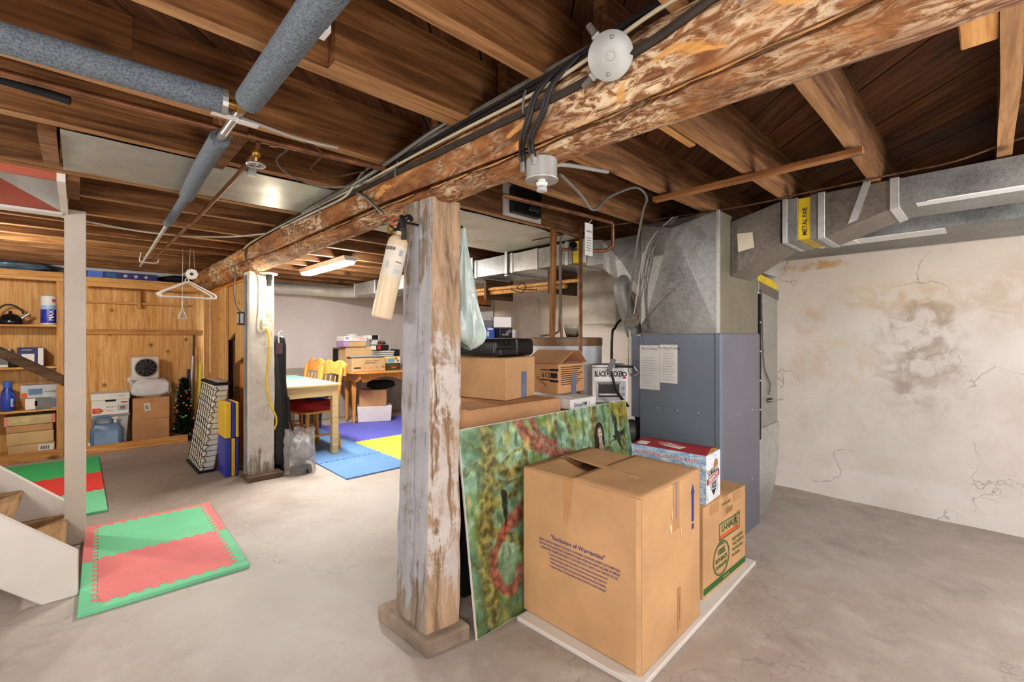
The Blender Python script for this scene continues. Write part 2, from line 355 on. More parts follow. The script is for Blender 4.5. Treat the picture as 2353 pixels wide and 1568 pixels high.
# ---------------------------------------------------------------- ceiling: slab, diagonal subfloor boards, joists
ceil = struct('ceiling', MB().box(X0,X1,Y0,Y1,ZC,ZC+.08), m_blackm, 'open ceiling of wooden joists under a board subfloor')
def clip(poly, ax, lim, keep_less):
    out = []
    for i in range(len(poly)):
        p, q = poly[i], poly[(i+1)%len(poly)]
        ip = (p[ax] <= lim) == keep_less; iq = (q[ax] <= lim) == keep_less
        if ip: out.append(p)
        if ip != iq:
            k = (lim-p[ax])/(q[ax]-p[ax]); out.append((p[0]+(q[0]-p[0])*k, p[1]+(q[1]-p[1])*k))
    return out
s2 = math.sqrt(.5); w = .15
for k in range(-70, 46):
    o = k*w; g = .003
    poly = []
    for (l, s) in ((-14,g),(14,g),(14,w-g),(-14,w-g)):
        d = o+s; poly.append((l*s2-d*s2, l*s2+d*s2))
    for ax, lim, kl in ((0,X0,False),(0,X1,True),(1,Y0,False),(1,Y1,True)):
        poly = clip(poly, ax, lim, kl)
        if len(poly) < 3: break
    if len(poly) < 3: continue
    cx = sum(p[0] for p in poly)/len(poly); cy = sum(p[1] for p in poly)/len(poly)
    dz = rnd.uniform(0, .004); mb = MB()
    mb.prism([((p[0]-cx)*s2+(p[1]-cy)*s2, -(p[0]-cx)*s2+(p[1]-cy)*s2) for p in poly], 'z', 2.244-dz, 2.268)
    me = mb.mesh('subfloor_board'); me.materials.append(m_sub)
    ob = bpy.data.objects.new('subfloor_board', me); col.objects.link(ob); ob.parent = ceil; ob.location = (cx, cy, 0); ob.rotation_euler = (0,0,math.pi/4)
ZJ = 2.025
def joist(x0, x1, yf, mat, th=.048, z=ZJ):
    n = 24; mb = MB(); sd = rnd.uniform(0, 99)
    def w_(x, k): return noise.noise(Vector((x*1.6, sd, k)))*.006
    for i in range(n):
        pass
    vs = []; fs = []
    for i in range(n+1):
        x = x0+(x1-x0)*i/n
        vs += [(x, yf-th+w_(x,1), z+w_(x,3)), (x, yf+w_(x,1), z+w_(x,5)), (x, yf+w_(x,1), 2.246), (x, yf-th+w_(x,1), 2.246)]
    for i in range(n):
        for k in range(4): fs.append((i*4+k, i*4+(k+1)%4, i*4+4+(k+1)%4, i*4+4+k))
    fs += [(3,2,1,0), (n*4,n*4+1,n*4+2,n*4+3)]
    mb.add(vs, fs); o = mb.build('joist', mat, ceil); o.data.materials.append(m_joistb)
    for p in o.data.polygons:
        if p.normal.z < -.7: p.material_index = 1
    return o
for y in (-1.8,-1.35,-.9,-.42,.05,.52,.95,1.365,1.88,2.36,2.96,3.02,3.45,3.94,4.27,4.65,5.0,5.34,5.70,6.1,6.48,6.85): joist(-.05 if 3.1 < y < 3.9 else X0, 1.17, y, m_joist, rnd.uniform(.044,.054))
joist(.52, 1.17, 1.312, m_joist, .05)
joist(-.6, .12, 1.862, m_joist, .03, 2.05)
for y in (-1.75,-1.3,-.86,-.42,-.02,.41,.81,1.23,1.66,2.19,3.07,3.5,3.95,4.4,4.75,5.12,5.5,5.9,6.3,6.7): joist(1.1, X1, y, m_joistR, rnd.uniform(.044,.054))
for x, y in ((.42,1.96),(-.11,2.41),(-.045,3.03)):
    MB().box(x,x+.05,y,y+.42,ZJ-.02,2.24).build('blocking', m_joist, ceil)
for (x0,x1,y0,y1,z) in ((1.44,1.74,-.015,.055,2.03),(1.5,1.83,.83,.86,2.035),(1.5,1.75,1.25,1.28,2.035)):   # short scabs nailed beside the joists over the beam
    MB().box(x0,x1,y0,y1,z,2.2).build('scab_board', m_pinex, ceil, bev=.003)
solo('nailer_strip', 'thin reddish wooden strip nailed across the joists by the furnace duct', 'wood strip', MB().box(2.265,2.31,.35,1.27,ZJ-.033,ZJ-.008), wood('reddish_strip', (120,76,44), (166,114,70), (190,140,92), 'y', patch=.15), bev=.002)
# sheet metal pans closing joist bays
mb = MB(); mb.grid(lambda u, w: (-.05+1.1*u, 2.37+.55*w, ZJ-.004-.004*noise.noise(Vector((u*5, w*4, 1)))), 30, 14)
o = solo('joist_pan', 'grey sheet metal pan closing a joist bay under the insulated pipe', 'metal panel', mb, galv('pale_zinc_sheet', (176,178,172), .34, .35, 3, .12)); md = o.modifiers.new('s','SOLIDIFY'); md.thickness = .003
mb = MB(); mb.grid(lambda u, w: (1.5+1.3*u, 2.2+.83*w, ZJ-.006-.012*noise.noise(Vector((u*6+w*3, w*3-u, 1)))), 40, 20)
o = solo('joist_pan', 'rippled pale metal pan closing a joist bay beside the black speaker device', 'metal panel', mb, galv('creamy_zinc_sheet', (194,194,180), .38, .3, 3, .14), smooth=True); md = o.modifiers.new('s','SOLIDIFY'); md.thickness = .003

# ---------------------------------------------------------------- log beam
BX, BZ, BR = 1.12, 1.945, .122
t = NT('peeled_log_bark', .72, 0, .3); v = t.coord((1,1,1), False)
vs = t.coord((6,1.4,6), False); vf = t.coord((22,7,22), False)
a = t.noise(vs, 1.6, 9, .68, 1.2); b = t.noise(vf, 1.4, 6, .7, 2.2); d = t.noise(v, 2.0, 4)
c = t.ramp(a, [(.30,(66,42,26)),(.43,(126,78,44)),(.56,(176,118,68)),(.72,(206,152,94))])
worm = t.ramp(b, [(.36,(84,56,40)),(.47,(150,104,72)),(.55,(226,198,160)),(.64,(240,222,190))])
c = t.mix(t.maprange(d, .44, .56, 0, .85), c, worm)
pt = t.noise(t.coord((5,1.7,5), False), 2.3, 5, .6, .8); c = t.mix(t.maprange(pt, .60, .63, 0, .85), c, (222,160,88))
c = t.mix(t.maprange(t.noise(t.coord((3,.8,3), False), 2.2, 6, .65), .58, .68, 0, .75), c, (60,38,26))
t.bump(t.mix(.5, a, b), .7, .02); m_log = t.out(c)
def crack_th(y): return math.radians(222+9*math.sin(y*.9+.4)+4*math.sin(y*2.3))
def logpt(u, w):
    y = -2.2+9.1*w; th = 2*math.pi*u
    r = BR*(1+.05*noise.noise(Vector((math.cos(th)*1.2, math.sin(th)*1.2, y*.7))))+.006*noise.noise(Vector((math.cos(th)*3, math.sin(th)*3, y*3)))+.0025*noise.noise(Vector((math.cos(th)*9, math.sin(th)*9, y*8)))
    dth = (th-crack_th(y)+math.pi)%(2*math.pi)-math.pi
    dep = .055*max(0, min(1, 1.2-abs(y-1.6)*.28)); r -= dep*max(0, 1-abs(dth)/.13)
    r += .006*max(0, 1-abs(dth+.17)/.08)
    bz = BZ+.012*math.sin(y*.8)-.01*math.cos(y*.5)
    return (BX+r*math.cos(th), y, bz+r*math.sin(th))
mb = MB(); mb.grid(logpt, 150, 420); lg = solo('log_beam', 'massive round log beam with peeled bark and a long split', 'beam', mb, m_log, smooth=True)
# splinters along the split
for k in range(16):
    y = -.3+k*.2+rnd.uniform(-.05,.05); th = crack_th(y)+rnd.uniform(-.05,.03); L = rnd.uniform(.08,.22)
    def pp(yy, e): return (BX+(BR+e)*math.cos(crack_th(yy)-.02), yy, BZ+(BR+e)*math.sin(crack_th(yy)-.02))
    MB().tube([pp(y,-.012), pp(y+L*.5,-.004), pp(y+L,-.012)], lambda i: (.002,.004,.0015)[i], 4).build('splinter', m_split, lg)
for (y, th) in ():
    th = math.radians(th); c0 = Vector((BX+(BR+.004)*math.cos(th), y, BZ+(BR+.004)*math.sin(th))); tn = Vector((-math.sin(th),0,math.cos(th)))
    nn = Vector((math.cos(th),0,math.sin(th)))
    MB().add([c0+Vector((0,-.05,0)), c0+tn*.03+Vector((0,.01,0)), c0+Vector((0,.06,0))+nn*.012, c0-tn*.028+Vector((0,.01,0)), c0+nn*.006], [(0,1,4),(1,2,4),(2,3,4),(3,0,4)]).build('bark_flake', plain('peeling_bark_flake',(214,150,72),.7) if 'peeling_bark_flake' not in MATS else MATS['peeling_bark_flake'], lg)

# ---------------------------------------------------------------- posts
def paintpost(name, tan, paint, lo, hi, grain=True):
    t = NT(name, .8, 0, .25); v = t.coord((1,1,1), False); vz = t.coord((9,9,1.1), False)
    a = t.noise(vz, 2.2, 9, .68, .8); b = t.noise(v, 5, 7, .7, .6); f = t.noise(v, 24, 6, .7)
    w_ = t.ramp(a, [(.3,(96,76,58)),(.5,tan),(.72,tuple(min(255,int(x*1.2)) for x in tan))])
    p = t.ramp(b, [(.3,tuple(int(x*.86) for x in paint)),(.7,paint)])
    sz = t.nd('ShaderNodeSeparateXYZ'); t.ln(v, sz.inputs[0])
    k = t.nd('ShaderNodeMath', operation='MULTIPLY_ADD'); k.inputs[1].default_value = 1.1; t.ln(a, k.inputs[0]); t.ln(b, k.inputs[2])
    up = t.maprange(sz.outputs['Z'], hi-.55, hi, 0, .32)
    k2 = t.nd('ShaderNodeMath', operation='SUBTRACT'); t.ln(k.outputs[0], k2.inputs[0]); t.ln(up, k2.inputs[1])
    dn = t.maprange(sz.outputs['Z'], .28, .05, 0, .3); k3 = t.nd('ShaderNodeMath', operation='SUBTRACT'); t.ln(k2.outputs[0], k3.inputs[0]); t.ln(dn, k3.inputs[1])
    c = t.mix(t.maprange(k3.outputs[0], lo, lo+.12, 0, 1), w_, p)
    c = t.mix(t.maprange(f, .66, .74, 0, .6), c, (110,92,76))
    t.bump(t.mix(.5, a, f), .55, .012); return t.out(c)
m_post1 = paintpost('weathered_post_tan', (176,148,120), (214,206,200), .97, 1.75); m_post1b = paintpost('weathered_post_grey', (150,136,122), (184,184,190), .86, 1.95)
def postmesh(bot, top, z0, z1, amp, wane=0, nz=110, nx=26, crack=0):
    """four-sided hewn post: bottom and top corner lists run counter clockwise"""
    mb = MB()
    ring = []
    for k in range(4):
        for i in range(nx): ring.append((k, i/nx))
    def pt(u, w):
        k, s = ring[int(round(u*len(ring)))%len(ring)]
        A = Vector(bot[k]).lerp(Vector(top[k]), w); B = Vector(bot[(k+1)%4]).lerp(Vector(top[(k+1)%4]), w); p = A.lerp(B, s)
        C = sum((Vector(bot[j]).lerp(Vector(top[j]), w) for j in range(4)), Vector((0,0)))/4
        z = z0+(z1-z0)*w; d = (p-C).normalized()
        e = amp*noise.noise(Vector((p.x*9, p.y*9, z*2.2)))+amp*.6*noise.noise(Vector((p.x*26, p.y*26, z*9)))
        cr = min(s, 1-s); e -= max(0, .07-cr)*.06
        if k == 1 and wane: e -= wane*max(0, s-.45)**2*2.2*(1+.8*noise.noise(Vector((1, 2, z*3))))
        if crack and k == 3: e -= crack*max(0, 1-abs(s-.52-.03*math.sin(z*3))/.035)
        if k == 0: e -= amp*1.5*max(0, noise.noise(Vector((p.x*14, 3, z*7)))-.12)
        p = p+d*e; return (p.x, p.y, z)
    mb.grid(pt, len(ring), nz)
    mb.add([pt(i/len(ring), 1) for i in range(len(ring))], [tuple(range(len(ring)))]); return mb
# ring order starts on the -Y face
p1b = [(.992,1.535),(1.148,1.518),(1.165,1.77),(1.0,1.79)]; p1t = [(1.07,1.60),(1.218,1.60),(1.225,1.78),(1.055,1.79)]
th = thing('timber_post', 'thick hewn timber post with peeling white paint under the log beam', 'post', (1.07,1.65,0))
o = postmesh(p1b, p1t, .07, 1.84, .0095, .05, crack=.02).build('shaft', m_post1, th, smooth=True); o.data.materials.append(m_post1b)
for i, p in enumerate(o.data.polygons):
    if i < 104*110 and (i%104)//26 == 3: p.material_index = 1
mb = MB(); mb.prism([(.975,1.50),(1.17,1.475),(1.17,1.84),(.955,1.87)], 'z', 0, .07); mb.build('plinth', plain('dirty_wood_plinth',(152,134,118),.85,0,.25,5,.4), th, bev=.012, seg=2)
MB().tube([(1.243,1.625,1.745),(1.215,1.64,1.74)], .006, 8).build('nail', m_black, th)
MB().prism([(1.066,.4),(1.07,.4),(1.06,1.5),(1.056,1.5)], 'y', 1.5, 1.501)
m_post2 = paintpost('spalled_white_post', (150,142,128), (222,216,206), .80, 2.6)
th = thing('timber_post', 'slim white painted post with spalled surface carrying the bulb and outlet', 'post', (1.17,4.53,0))
postmesh([(1.072,4.43),(1.276,4.43),(1.276,4.63),(1.072,4.63)], [(1.072,4.43),(1.276,4.43),(1.276,4.63),(1.072,4.63)], .05, 1.83, .004, 0, 70).build('shaft', m_post2, th, smooth=True)
MB().box(1.045,1.335,4.375,4.67,0,.05).build('plinth', plain('dark_wood_plinth',(96,78,62),.85,0,.25,6,.4), th, bev=.008)
for z in (1.17,): MB().box(1.19,1.245,4.421,4.424,z,z+.008).build('cable_tie', m_paper, th)
MB().box(1.058,1.072,4.5,4.56,.05,1.8).build('side_board', plain('grey_weathered_board',(136,138,142),.8,0,.15,4), th)
# ---------------------------------------------------------------- staircase, white newel post, handrail, stairwell edge
st = thing('staircase', 'open basement stairs with white stringers and bare wooden treads', 'stairs', (-.6,3.5,0))
for y0, nose, top in ((3.045,0,.21),(3.925,.006,.18)):
    mb = MB(); mb.prism([(nose,0),(nose,top),(-1.86,2.0),(-1.86,1.68),(-.126,0)], 'y', y0, y0+.042); mb.build('stringer', m_white, st, bev=.005)
m_tread = wood('bare_plywood_tread', (150,110,70), (186,146,100), (206,170,126), 'y', patch=.2, bump=.08)
for k in range(9):
    x = -.05-.188*k; z = .165+.188*k
    MB().box(x-.225,x,3.087,3.925,z-.03,z).build('tread', m_tread, st, bev=.003)
solo('newel_post', 'tall square ivory painted post at the foot of the stairs', 'post', MB().box(-.062,.034,3.80,3.90,0,2.02), m_offw, bev=.004)
solo('handrail', 'dark wooden stair handrail sloping down to the ivory post', 'handrail', MB().prism([(-.062,.955),(-.062,1.02),(-1.42,1.96),(-1.50,1.96)], 'y', 3.82, 3.88), m_dkwood, bev=.008, seg=2)
sw = thing('stairwell_edge', 'red and white boards lining the stairwell opening above the stairs', 'stairwell trim', (-.5,3.5,1.99))
MB().box(-1.9,-.075,3.862,3.885,1.985,2.243).build('red_board', m_red, sw)
MB().box(-1.9,-.075,3.02,3.045,1.99,2.03).build('red_edge', m_red, sw)
MB().box(-.075,-.045,3.02,3.93,1.985,2.24).build('white_trim', m_white, sw)
MB().box(-1.9,-.07,3.775,3.862,1.975,1.99).build('white_strip', m_white, sw)
MB().prism([(-.078,2.01),(-.078,2.20),(-.30,2.235),(-.46,2.235)], 'y', 3.848, 3.861).build('plaster_wedge', m_plast, sw)
MB().box(-1.9,-.08,3.05,3.06,2.03,2.05).build('lath', m_pinex, sw)
# ---------------------------------------------------------------- closet of lumber and plywood, shelves
cl = thing('storage_closet', 'knotty plywood storage closet framed in pine lumber', 'closet', (.5,6.85,0))
MB().box(.02,1.17,7.03,7.05,0,1.88).build('back_panel', m_ply, cl)
MB().box(-.10,-.08,6.66,7.03,0,1.88).build('divider_panel', m_ply, cl)
MB().box(.0,.95,6.63,6.67,0,.085).build('sill', m_pinex, cl, bev=.004)
MB().box(-.06,1.17,6.63,6.67,1.80,1.89).build('header', m_pinex, cl, bev=.004)
MB().box(-.06,1.17,6.63,7.05,1.885,1.90).build('top_panel', m_ply, cl)
MB().box(.03,1.16,6.99,7.03,1.285,1.345).build('cross_rail', m_pinex, cl)
MB().box(.03,1.0,6.96,7.0,1.64,1.665).build('hanging_rail', m_pinex, cl); MB().box(.50,.535,6.94,7.0,1.60,1.82).build('rail_bracket', m_pine, cl)
MB().box(1.115,1.165,6.60,6.66,0,1.83).build('corner_stud', m_pine, cl, bev=.003)
sh = thing('shelving_unit', 'pine shelving unit with plywood back and four shelves', 'shelf', (-.6,6.85,0))
MB().box(-1.9,-.10,7.03,7.05,0,1.9).build('back_panel', m_ply, sh)
MB().box(-1.9,-.11,6.63,6.67,0,.095).build('sill', m_pinex, sh, bev=.004); MB().box(-1.9,-.11,6.63,6.67,1.83,1.925).build('header', m_pinex, sh, bev=.004)
MB().box(-.165,-.11,6.625,6.675,.095,1.83).build('upright', m_pine, sh, bev=.003); MB().box(-.122,-.104,6.675,6.71,0,1.83).build('side_stud', m_orange, sh)
for z in (1.38,.952,.515): MB().box(-1.9,-.105,6.68,7.03,z-.018,z).build('shelf_board', m_pinex, sh)
MB().box(-1.9,-.105,6.68,7.03,.05,.068).build('shelf_board', m_pinex, sh); MB().box(-1.9,-.105,6.68,7.03,1.905,1.925).build('top_panel', m_ply, sh)
# plank partition under the beam, along the Y axis
pw = thing('plank_partition', 'partition of upright pine planks under the log beam beside the closet', 'partition', (1.17,5.8,0))
for y0, y1, z0, m in ((6.43,6.595,0,m_pine),(6.11,6.41,0,m_pine),(5.73,6.09,0,m_ply),(5.39,5.71,1.22,m_pine),(4.985,5.37,.98,m_ply),(4.80,4.965,0,m_pine)):
    mb = MB(); d = .10 if z0 else 0; jx = .012*((int(y0*10)*7)%3)
    mb.prism([(y0,z0+d),(y1,z0),(y1,1.80),(y0,1.80)], 'x', 1.158+jx, 1.185+jx); mb.build('plank', m, pw, bev=.003)
MB().box(1.235,1.25,5.2,6.66,0,1.795).build('recessed_panel', plain('shaded_brown_ply',(112,76,44),.7,0,.15), pw); MB().box(1.22,1.234,4.80,5.40,0,1.79).build('recessed_board', m_orange, pw)  # shade of the recess put into the panel's darker brown
MB().box(1.16,1.25,4.8,6.6,1.80,1.84).build('top_plate', m_orange, pw)

# ---------------------------------------------------------------- cartons
BODY = {}
def carton(name, label, cat, c, size, rz, z0, mat, group=None, flaps=True, tape=None, bev=.003, partname='body'):
    w, d, h = size; o = thing(name, label, cat, (c[0],c[1],z0), rz, group)
    bodyo = MB().box(-w/2,w/2,-d/2,d/2,0,h-.003).build(partname, mat, o, bev=bev)
    if flaps:
        g = .0015
        MB().box(-w/2+.001,w/2-.001,-d/2+.001,-g,h-.003,h).build('flap', mat, o); MB().box(-w/2+.001,w/2-.001,g,d/2-.001,h-.003,h).build('flap', mat, o)
    if tape:
        mb = MB(); mb.box(-w/2-.0008,w/2+.0008,-.024,.024,h,h+.0008)
        for s in (-1,1): mb.box(s*w/2-.0008,s*w/2+.0008,-.024,.024,h-.06,h)
        mb.build('tape', tape, o)
    o['w'] = w; o['d'] = d; o['h'] = h; BODY[o.name] = bodyo
    return o
def face(o, f):
    w, d, h = o['w'], o['d'], o['h']; e = .0016
    return {'front': (Vector((0,-d/2-e,0)), Vector((1,0,0)), Vector((0,0,1))), 'left': (Vector((-w/2-e,0,0)), Vector((0,-1,0)), Vector((0,0,1))),
            'right': (Vector((w/2+e,0,0)), Vector((0,1,0)), Vector((0,0,1))), 'top': (Vector((0,0,h+e)), Vector((1,0,0)), Vector((0,1,0)))}[f]
def decal(o, f, u, v, w, h, mat, name='label', rot=0, lift=0):
    c, r, up = face(o, f); c = c+r*u+up*v+r.cross(up)*lift; a = math.radians(rot)
    R = r*math.cos(a)+up*math.sin(a); U = up*math.cos(a)-r*math.sin(a)
    return MB().quad(c-R*w/2-U*h/2, c+R*w/2-U*h/2, c+R*w/2+U*h/2, c-R*w/2+U*h/2).build(name, mat, BODY.get(o.name, o))
def poly(o, f, pts, mat, name='print', lift=0):
    c, r, up = face(o, f); c = c+r.cross(up)*lift
    return MB().add([c+r*a+up*b for a, b in pts], [tuple(range(len(pts)))]).build(name, mat, BODY.get(o.name, o))
def ftext(o, f, s, u, v, size, mat, align='CENTER', bold=0, sx=1, rot=0, lift=.0004):
    c, r, up = face(o, f); a = math.radians(rot); R = r*math.cos(a)+up*math.sin(a); U = up*math.cos(a)-r*math.sin(a)
    return text(s, size, mat, BODY.get(o.name, o), c+r*u+up*v+r.cross(up)*lift, R, U, align, bold, 'lettering', sx)
def ring(o, f, u, v, rx, ry, th, mat, n=40, a0=0, a1=360):
    c, r, up = face(o, f); c = c+r.cross(up)*.0003; vs = []; fs = []
    for i in range(n+1):
        a = math.radians(a0+(a1-a0)*i/n)
        for k in (0,1): vs.append(c+r*(u+(rx-th*k)*math.cos(a))+up*(v+(ry-th*k)*math.sin(a)))
    for i in range(n): fs.append((2*i,2*i+1,2*i+3,2*i+2))
    return MB().add(vs, fs).build('printed_ring', mat, BODY.get(o.name, o))
def frame_print(o, f, u, v, w, h, th, mat):
    c, r, up = face(o, f); mb = MB(); c = c+r.cross(up)*.0003
    for (a0,a1,b0,b1) in ((-w/2,w/2,h/2-th,h/2),(-w/2,w/2,-h/2,-h/2+th),(-w/2,-w/2+th,-h/2,h/2),(w/2-th,w/2,-h/2,h/2)):
        mb.quad(*[c+r*(u+a)+up*(v+b) for a, b in ((a0,b0),(a1,b0),(a1,b1),(a0,b1))])
    return mb.build('printed_frame', mat, BODY.get(o.name, o))

# white foam board on the floor
solo('foam_board', 'thin white foam board lying under the big brown carton', 'board', MB().prism([(1.43,.845),(2.70,.888),(2.70,1.055),(2.655,1.06),(2.655,1.44),(1.40,1.44)], 'z', 0, .02), m_white, bev=.003)
# the big carton, in front
bw, bd, bh = .512, .59, .64
bc = (1.725, 1.172)
big = thing('large_carton', 'large tan moving carton with gaping top flaps and violet warranty print', 'box', (bc[0],bc[1],.0205), math.radians(1.5))
mb = MB(); tk = .005
mb.box(-bw/2,bw/2,-bd/2,-bd/2+tk,0,bh); mb.box(-bw/2,bw/2,bd/2-tk,bd/2,0,bh); mb.box(-bw/2,-bw/2+tk,-bd/2,bd/2,0,bh); mb.box(bw/2-tk,bw/2,-bd/2,bd/2,0,bh); mb.box(-bw/2,bw/2,-bd/2,bd/2,0,tk)
BODY[big.name] = mb.build('body', m_card, big, bev=.0015); big['w'] = bw; big['d'] = bd; big['h'] = bh
# top: two side flaps leave a dark slit, the near flap lies over them
def flapgrid(fn, nm):
    mb = MB(); mb.grid(fn, 14, 14); o = mb.build(nm, m_card, big, smooth=True); md = o.modifiers.new('s','SOLIDIFY'); md.thickness = .004; md.offset = 1; return o
flapgrid(lambda u, w: (-bw/2+(bw/2-.03+.03*w)*u, -bd/2+bd*w, bh+.001-.05*u*u*math.sin(math.pi*min(1,.25+w*.75))), 'flap')
flapgrid(lambda u, w: (bw/2-(bw/2+.07-.10*w*w)*u, -bd/2+bd*w, bh+.002+.006*u*math.sin(math.pi*w)), 'flap')
flapgrid(lambda u, w: (-bw/2-.006+(bw+.008)*u, -bd/2-.004+(bd/2+.03)*w, bh+.0075+.002*noise.noise(Vector((u*3, w*3, 2)))-.003*(1-w)), 'flap')
MB().box(-bw/2+.006,bw/2-.006,bd/2-.16,bd/2-.006,bh-.075,bh-.071).build('inner_flap', m_cardin, big)
mb = MB(); mb.prism([(-bd/2,0),(-bd/2+.022,0),(-bd/2+.022,bh),(-bd/2,bh)], 'x', -bw/2-.003, -bw/2-.0005); mb.build('glue_seam', board('cardboard_seam',(222,178,132)), big)
mb = MB()
for i, (dx, hh) in enumerate(((-.012,.17),(0,.2),(.014,.19))): mb.add([(-bw/2-.001-.0004*i,.04+dx-.012,bh),(-bw/2-.001-.0004*i,.04+dx+.012,bh),(-bw/2-.001-.0004*i,.04+dx+.004,bh-hh)], [(0,1,2)])
mb.build('torn_tape', MATS['clear_brown_tape'], big)
MB().box(-.005,.05,-bd/2-.0014,-bd/2-.0006,bh-.19,bh).build('tape', MATS['clear_brown_tape'], big)
m_torn = board('torn_paper', (236,200,156))
for (u0, v0, a, b) in ((-.02,.55,.012,.06),(-.035,.49,.02,.05),(.06,.46,.01,.06)):
    poly(big, 'front', [(u0,v0),(u0+a,v0-b*.4),(u0+a*.6,v0-b),(u0-a*.3,v0-b*.3)], m_torn, 'torn_paper')
decal(big, 'front', .022, .57, .007, .15, m_bluetape, 'tape_gap'); decal(big, 'front', .05, .12, .004, .10, m_inkb, 'tape_gap'); decal(big, 'front', .05, .12, .03, .17, MATS['clear_brown_tape'], 'tape')
poly(big, 'front', [(.168,.44),(.19,.44),(.19,.56),(.198,.558),(.179,.60),(.16,.558),(.168,.56)], m_arrow, 'arrow_print'); poly(big, 'front', [(.17,.405),(.19,.41),(.19,.43),(.17,.43)], m_inkb, 'arrow_print')
ftext(big, 'left', '"Exclusion of Warranties"', .005, .375, .026, m_inkb, 'CENTER', .012)
lines = ['*BERRY DOES NOT WARRANT THE PLASTIC CONTAINERS CONTAINED HEREIN TO BE COMPATIBLE', 'WITH ANY PARTICULAR PRODUCT OR MANUFACTURING SYSTEM AND HEREBY DISCLAIMS ANY IMPLIED',
         'WARRANTIES OF MERCHANTABILITY OR FITNESS FOR A PARTICULAR PURPOSE OR USE.', 'The product manufacturer has the responsibility to test and package the appropriateness and',
         'compatibility of the plastic container with the intended product and closure through all phases of the', 'manufacturing, storage, and distribution system; require proper, through all phases; Berry will assist in establishing', 'the appropriate testing but the final responsibility and decision resides with the manufacturer/packager.*']
for i, s in enumerate(lines): ftext(big, 'left', s, .005, .35-.0165*i, .0135, m_inkb, 'CENTER', .012, .40/ (len(s)*.0135*.56) if len(s)*.0135*.56 > .40 else 1)

# U-HAUL carton
uh = carton('moving_carton', 'green printed moving carton standing on the foam board behind the large carton', 'box', (2.372,1.135), (.505,.43,.43), math.radians(-1), .0205, m_card, tape=MATS['clear_brown_tape'])
MB().box(-.03,.03,-.2159,-.2154,.33,.43).build('tape', MATS['clear_brown_tape'], uh)
for s in (-.13,.14): decal(uh, 'front', s, .40, .09, .045, m_tape, 'tape')
decal(uh, 'front', .04, .352, .075, .028, m_cardin, 'hand_hole', lift=.0004)
frame_print(uh, 'front', .045, .265, .25, .085, .006, m_inkg); ftext(uh, 'front', 'U-HAUL', .045, .275, .052, m_inkg, bold=.02, sx=1.05)
decal(uh, 'front', .045, .238, .23, .016, m_inko, 'stripe', lift=.0003)
ring(uh, 'front', -.055, .135, .095, .085, .006, m_inkg); ring(uh, 'front', -.055, .135, .085, .075, .002, m_inkg)
for s, v_, z in (('U-HAUL',.205,.022),('100%',.168,.042),('BUY-BACK',.130,.03),('GUARANTEE',.098,.024)): ftext(uh, 'front', s, -.055, v_, z, m_inkg, bold=.025, sx=.95)
for i, s in enumerate(('NEED BOXES?','TAKE PLENTY!',"We'll Buy Back",'the Extras.')): ftext(uh, 'front', s, .075, .185-.027*i, .023, m_inkg, 'LEFT', .02)
decal(uh, 'front', 0, .032, .50, .030, m_inkg, 'stripe'); ftext(uh, 'front', 'uhaul.com', 0, .032, .018, m_card3, bold=.01)
ftext(uh, 'front', 'U-HAUL BOX', .0, .395, .018, m_inkg, bold=.02)
poly(uh, 'top', [(-.05,.1),(.06,.16),(.0,.19)], m_inkg, 'print')
for (a, b, c_, d_) in ((.10,.305,.105,.24),(.12,.31,.125,.235),(.145,.32,.14,.25),(.16,.32,.175,.30)):
    poly(uh, 'front', [(a-.002,b),(a+.002,b),(c_+.002,d_),(c_-.002,d_)], m_inkk, 'marker_scribble', lift=.0008)

# citrus drink carton on the moving carton
m_ice = NT('ice_blue_print', .5); _v = m_ice.coord((3,3,9)); _n = m_ice.noise(_v, 6, 6, .65, 1.5); m_ice = m_ice.out(m_ice.ramp(_n, [(.36,(112,158,208)),(.5,(172,204,232)),(.62,(232,240,246))]))
m_icew = NT('frosty_white_print', .5); _v = m_icew.coord((3,3,3)); _n = m_icew.noise(_v, 7, 6, .6, 1); m_icew = m_icew.out(m_icew.ramp(_n, [(.34,(168,200,228)),(.48,(230,236,240)),(.7,(238,240,240))]))
m_redc = plain('dark_red_carton_top', (172,40,50), .5, 0, .06)
sm_w, sm_d, sm_h = .20, .385, .235
cx = carton('drink_carton', 'red topped icy blue drink carton resting on the moving carton', 'box', (2.245,1.128), (sm_w,sm_d,sm_h), math.radians(4), .4515, m_icew, flaps=False)
decal(cx, 'left', 0, sm_h/2, sm_d, sm_h, m_ice, 'side_print', lift=-.0006)
MB().quad((-sm_w/2,-sm_d/2,sm_h),(.03,-sm_d/2+.02,sm_h+.012),(.03,sm_d/2,sm_h+.012),(-sm_w/2,sm_d/2,sm_h)).build('top_flap', m_redc, cx)
MB().quad((.02,-sm_d/2+.02,sm_h+.006),(sm_w/2,-sm_d/2,sm_h+.001),(sm_w/2,sm_d/2,sm_h+.001),(.02,sm_d/2,sm_h+.006)).build('top_flap', plain('maroon_carton_top',(110,34,42),.5), cx)
MB().add([(-sm_w/2,-sm_d/2,sm_h),(.03,-sm_d/2+.02,sm_h+.012),(sm_w/2,-sm_d/2+.01,sm_h+.002),(sm_w/2,-sm_d/2,sm_h-.03),(0,-sm_d/2+.002,sm_h-.002)], [(0,4,1),(4,2,1)]).build('torn_flap', m_cardin, cx)
def tilt_text(s, x, y, size, mat): return text(s, size, mat, cx, (x, y, sm_h+.0055+(x+sm_w/2)*.092), (0,-1,0), (1,0,.09), bold=.02)
MB().add([(-.07,-.05,sm_h+.004),(-.045,.06,sm_h+.0062),(-.01,.09,sm_h+.0095),(.0,.02,sm_h+.0105),(-.025,-.07,sm_h+.0082)], [(0,1,2,3,4)]).build('badge_print', m_inkw, cx); tilt_text('SMIRNOFF', -.035, .012, .03, m_inkr)
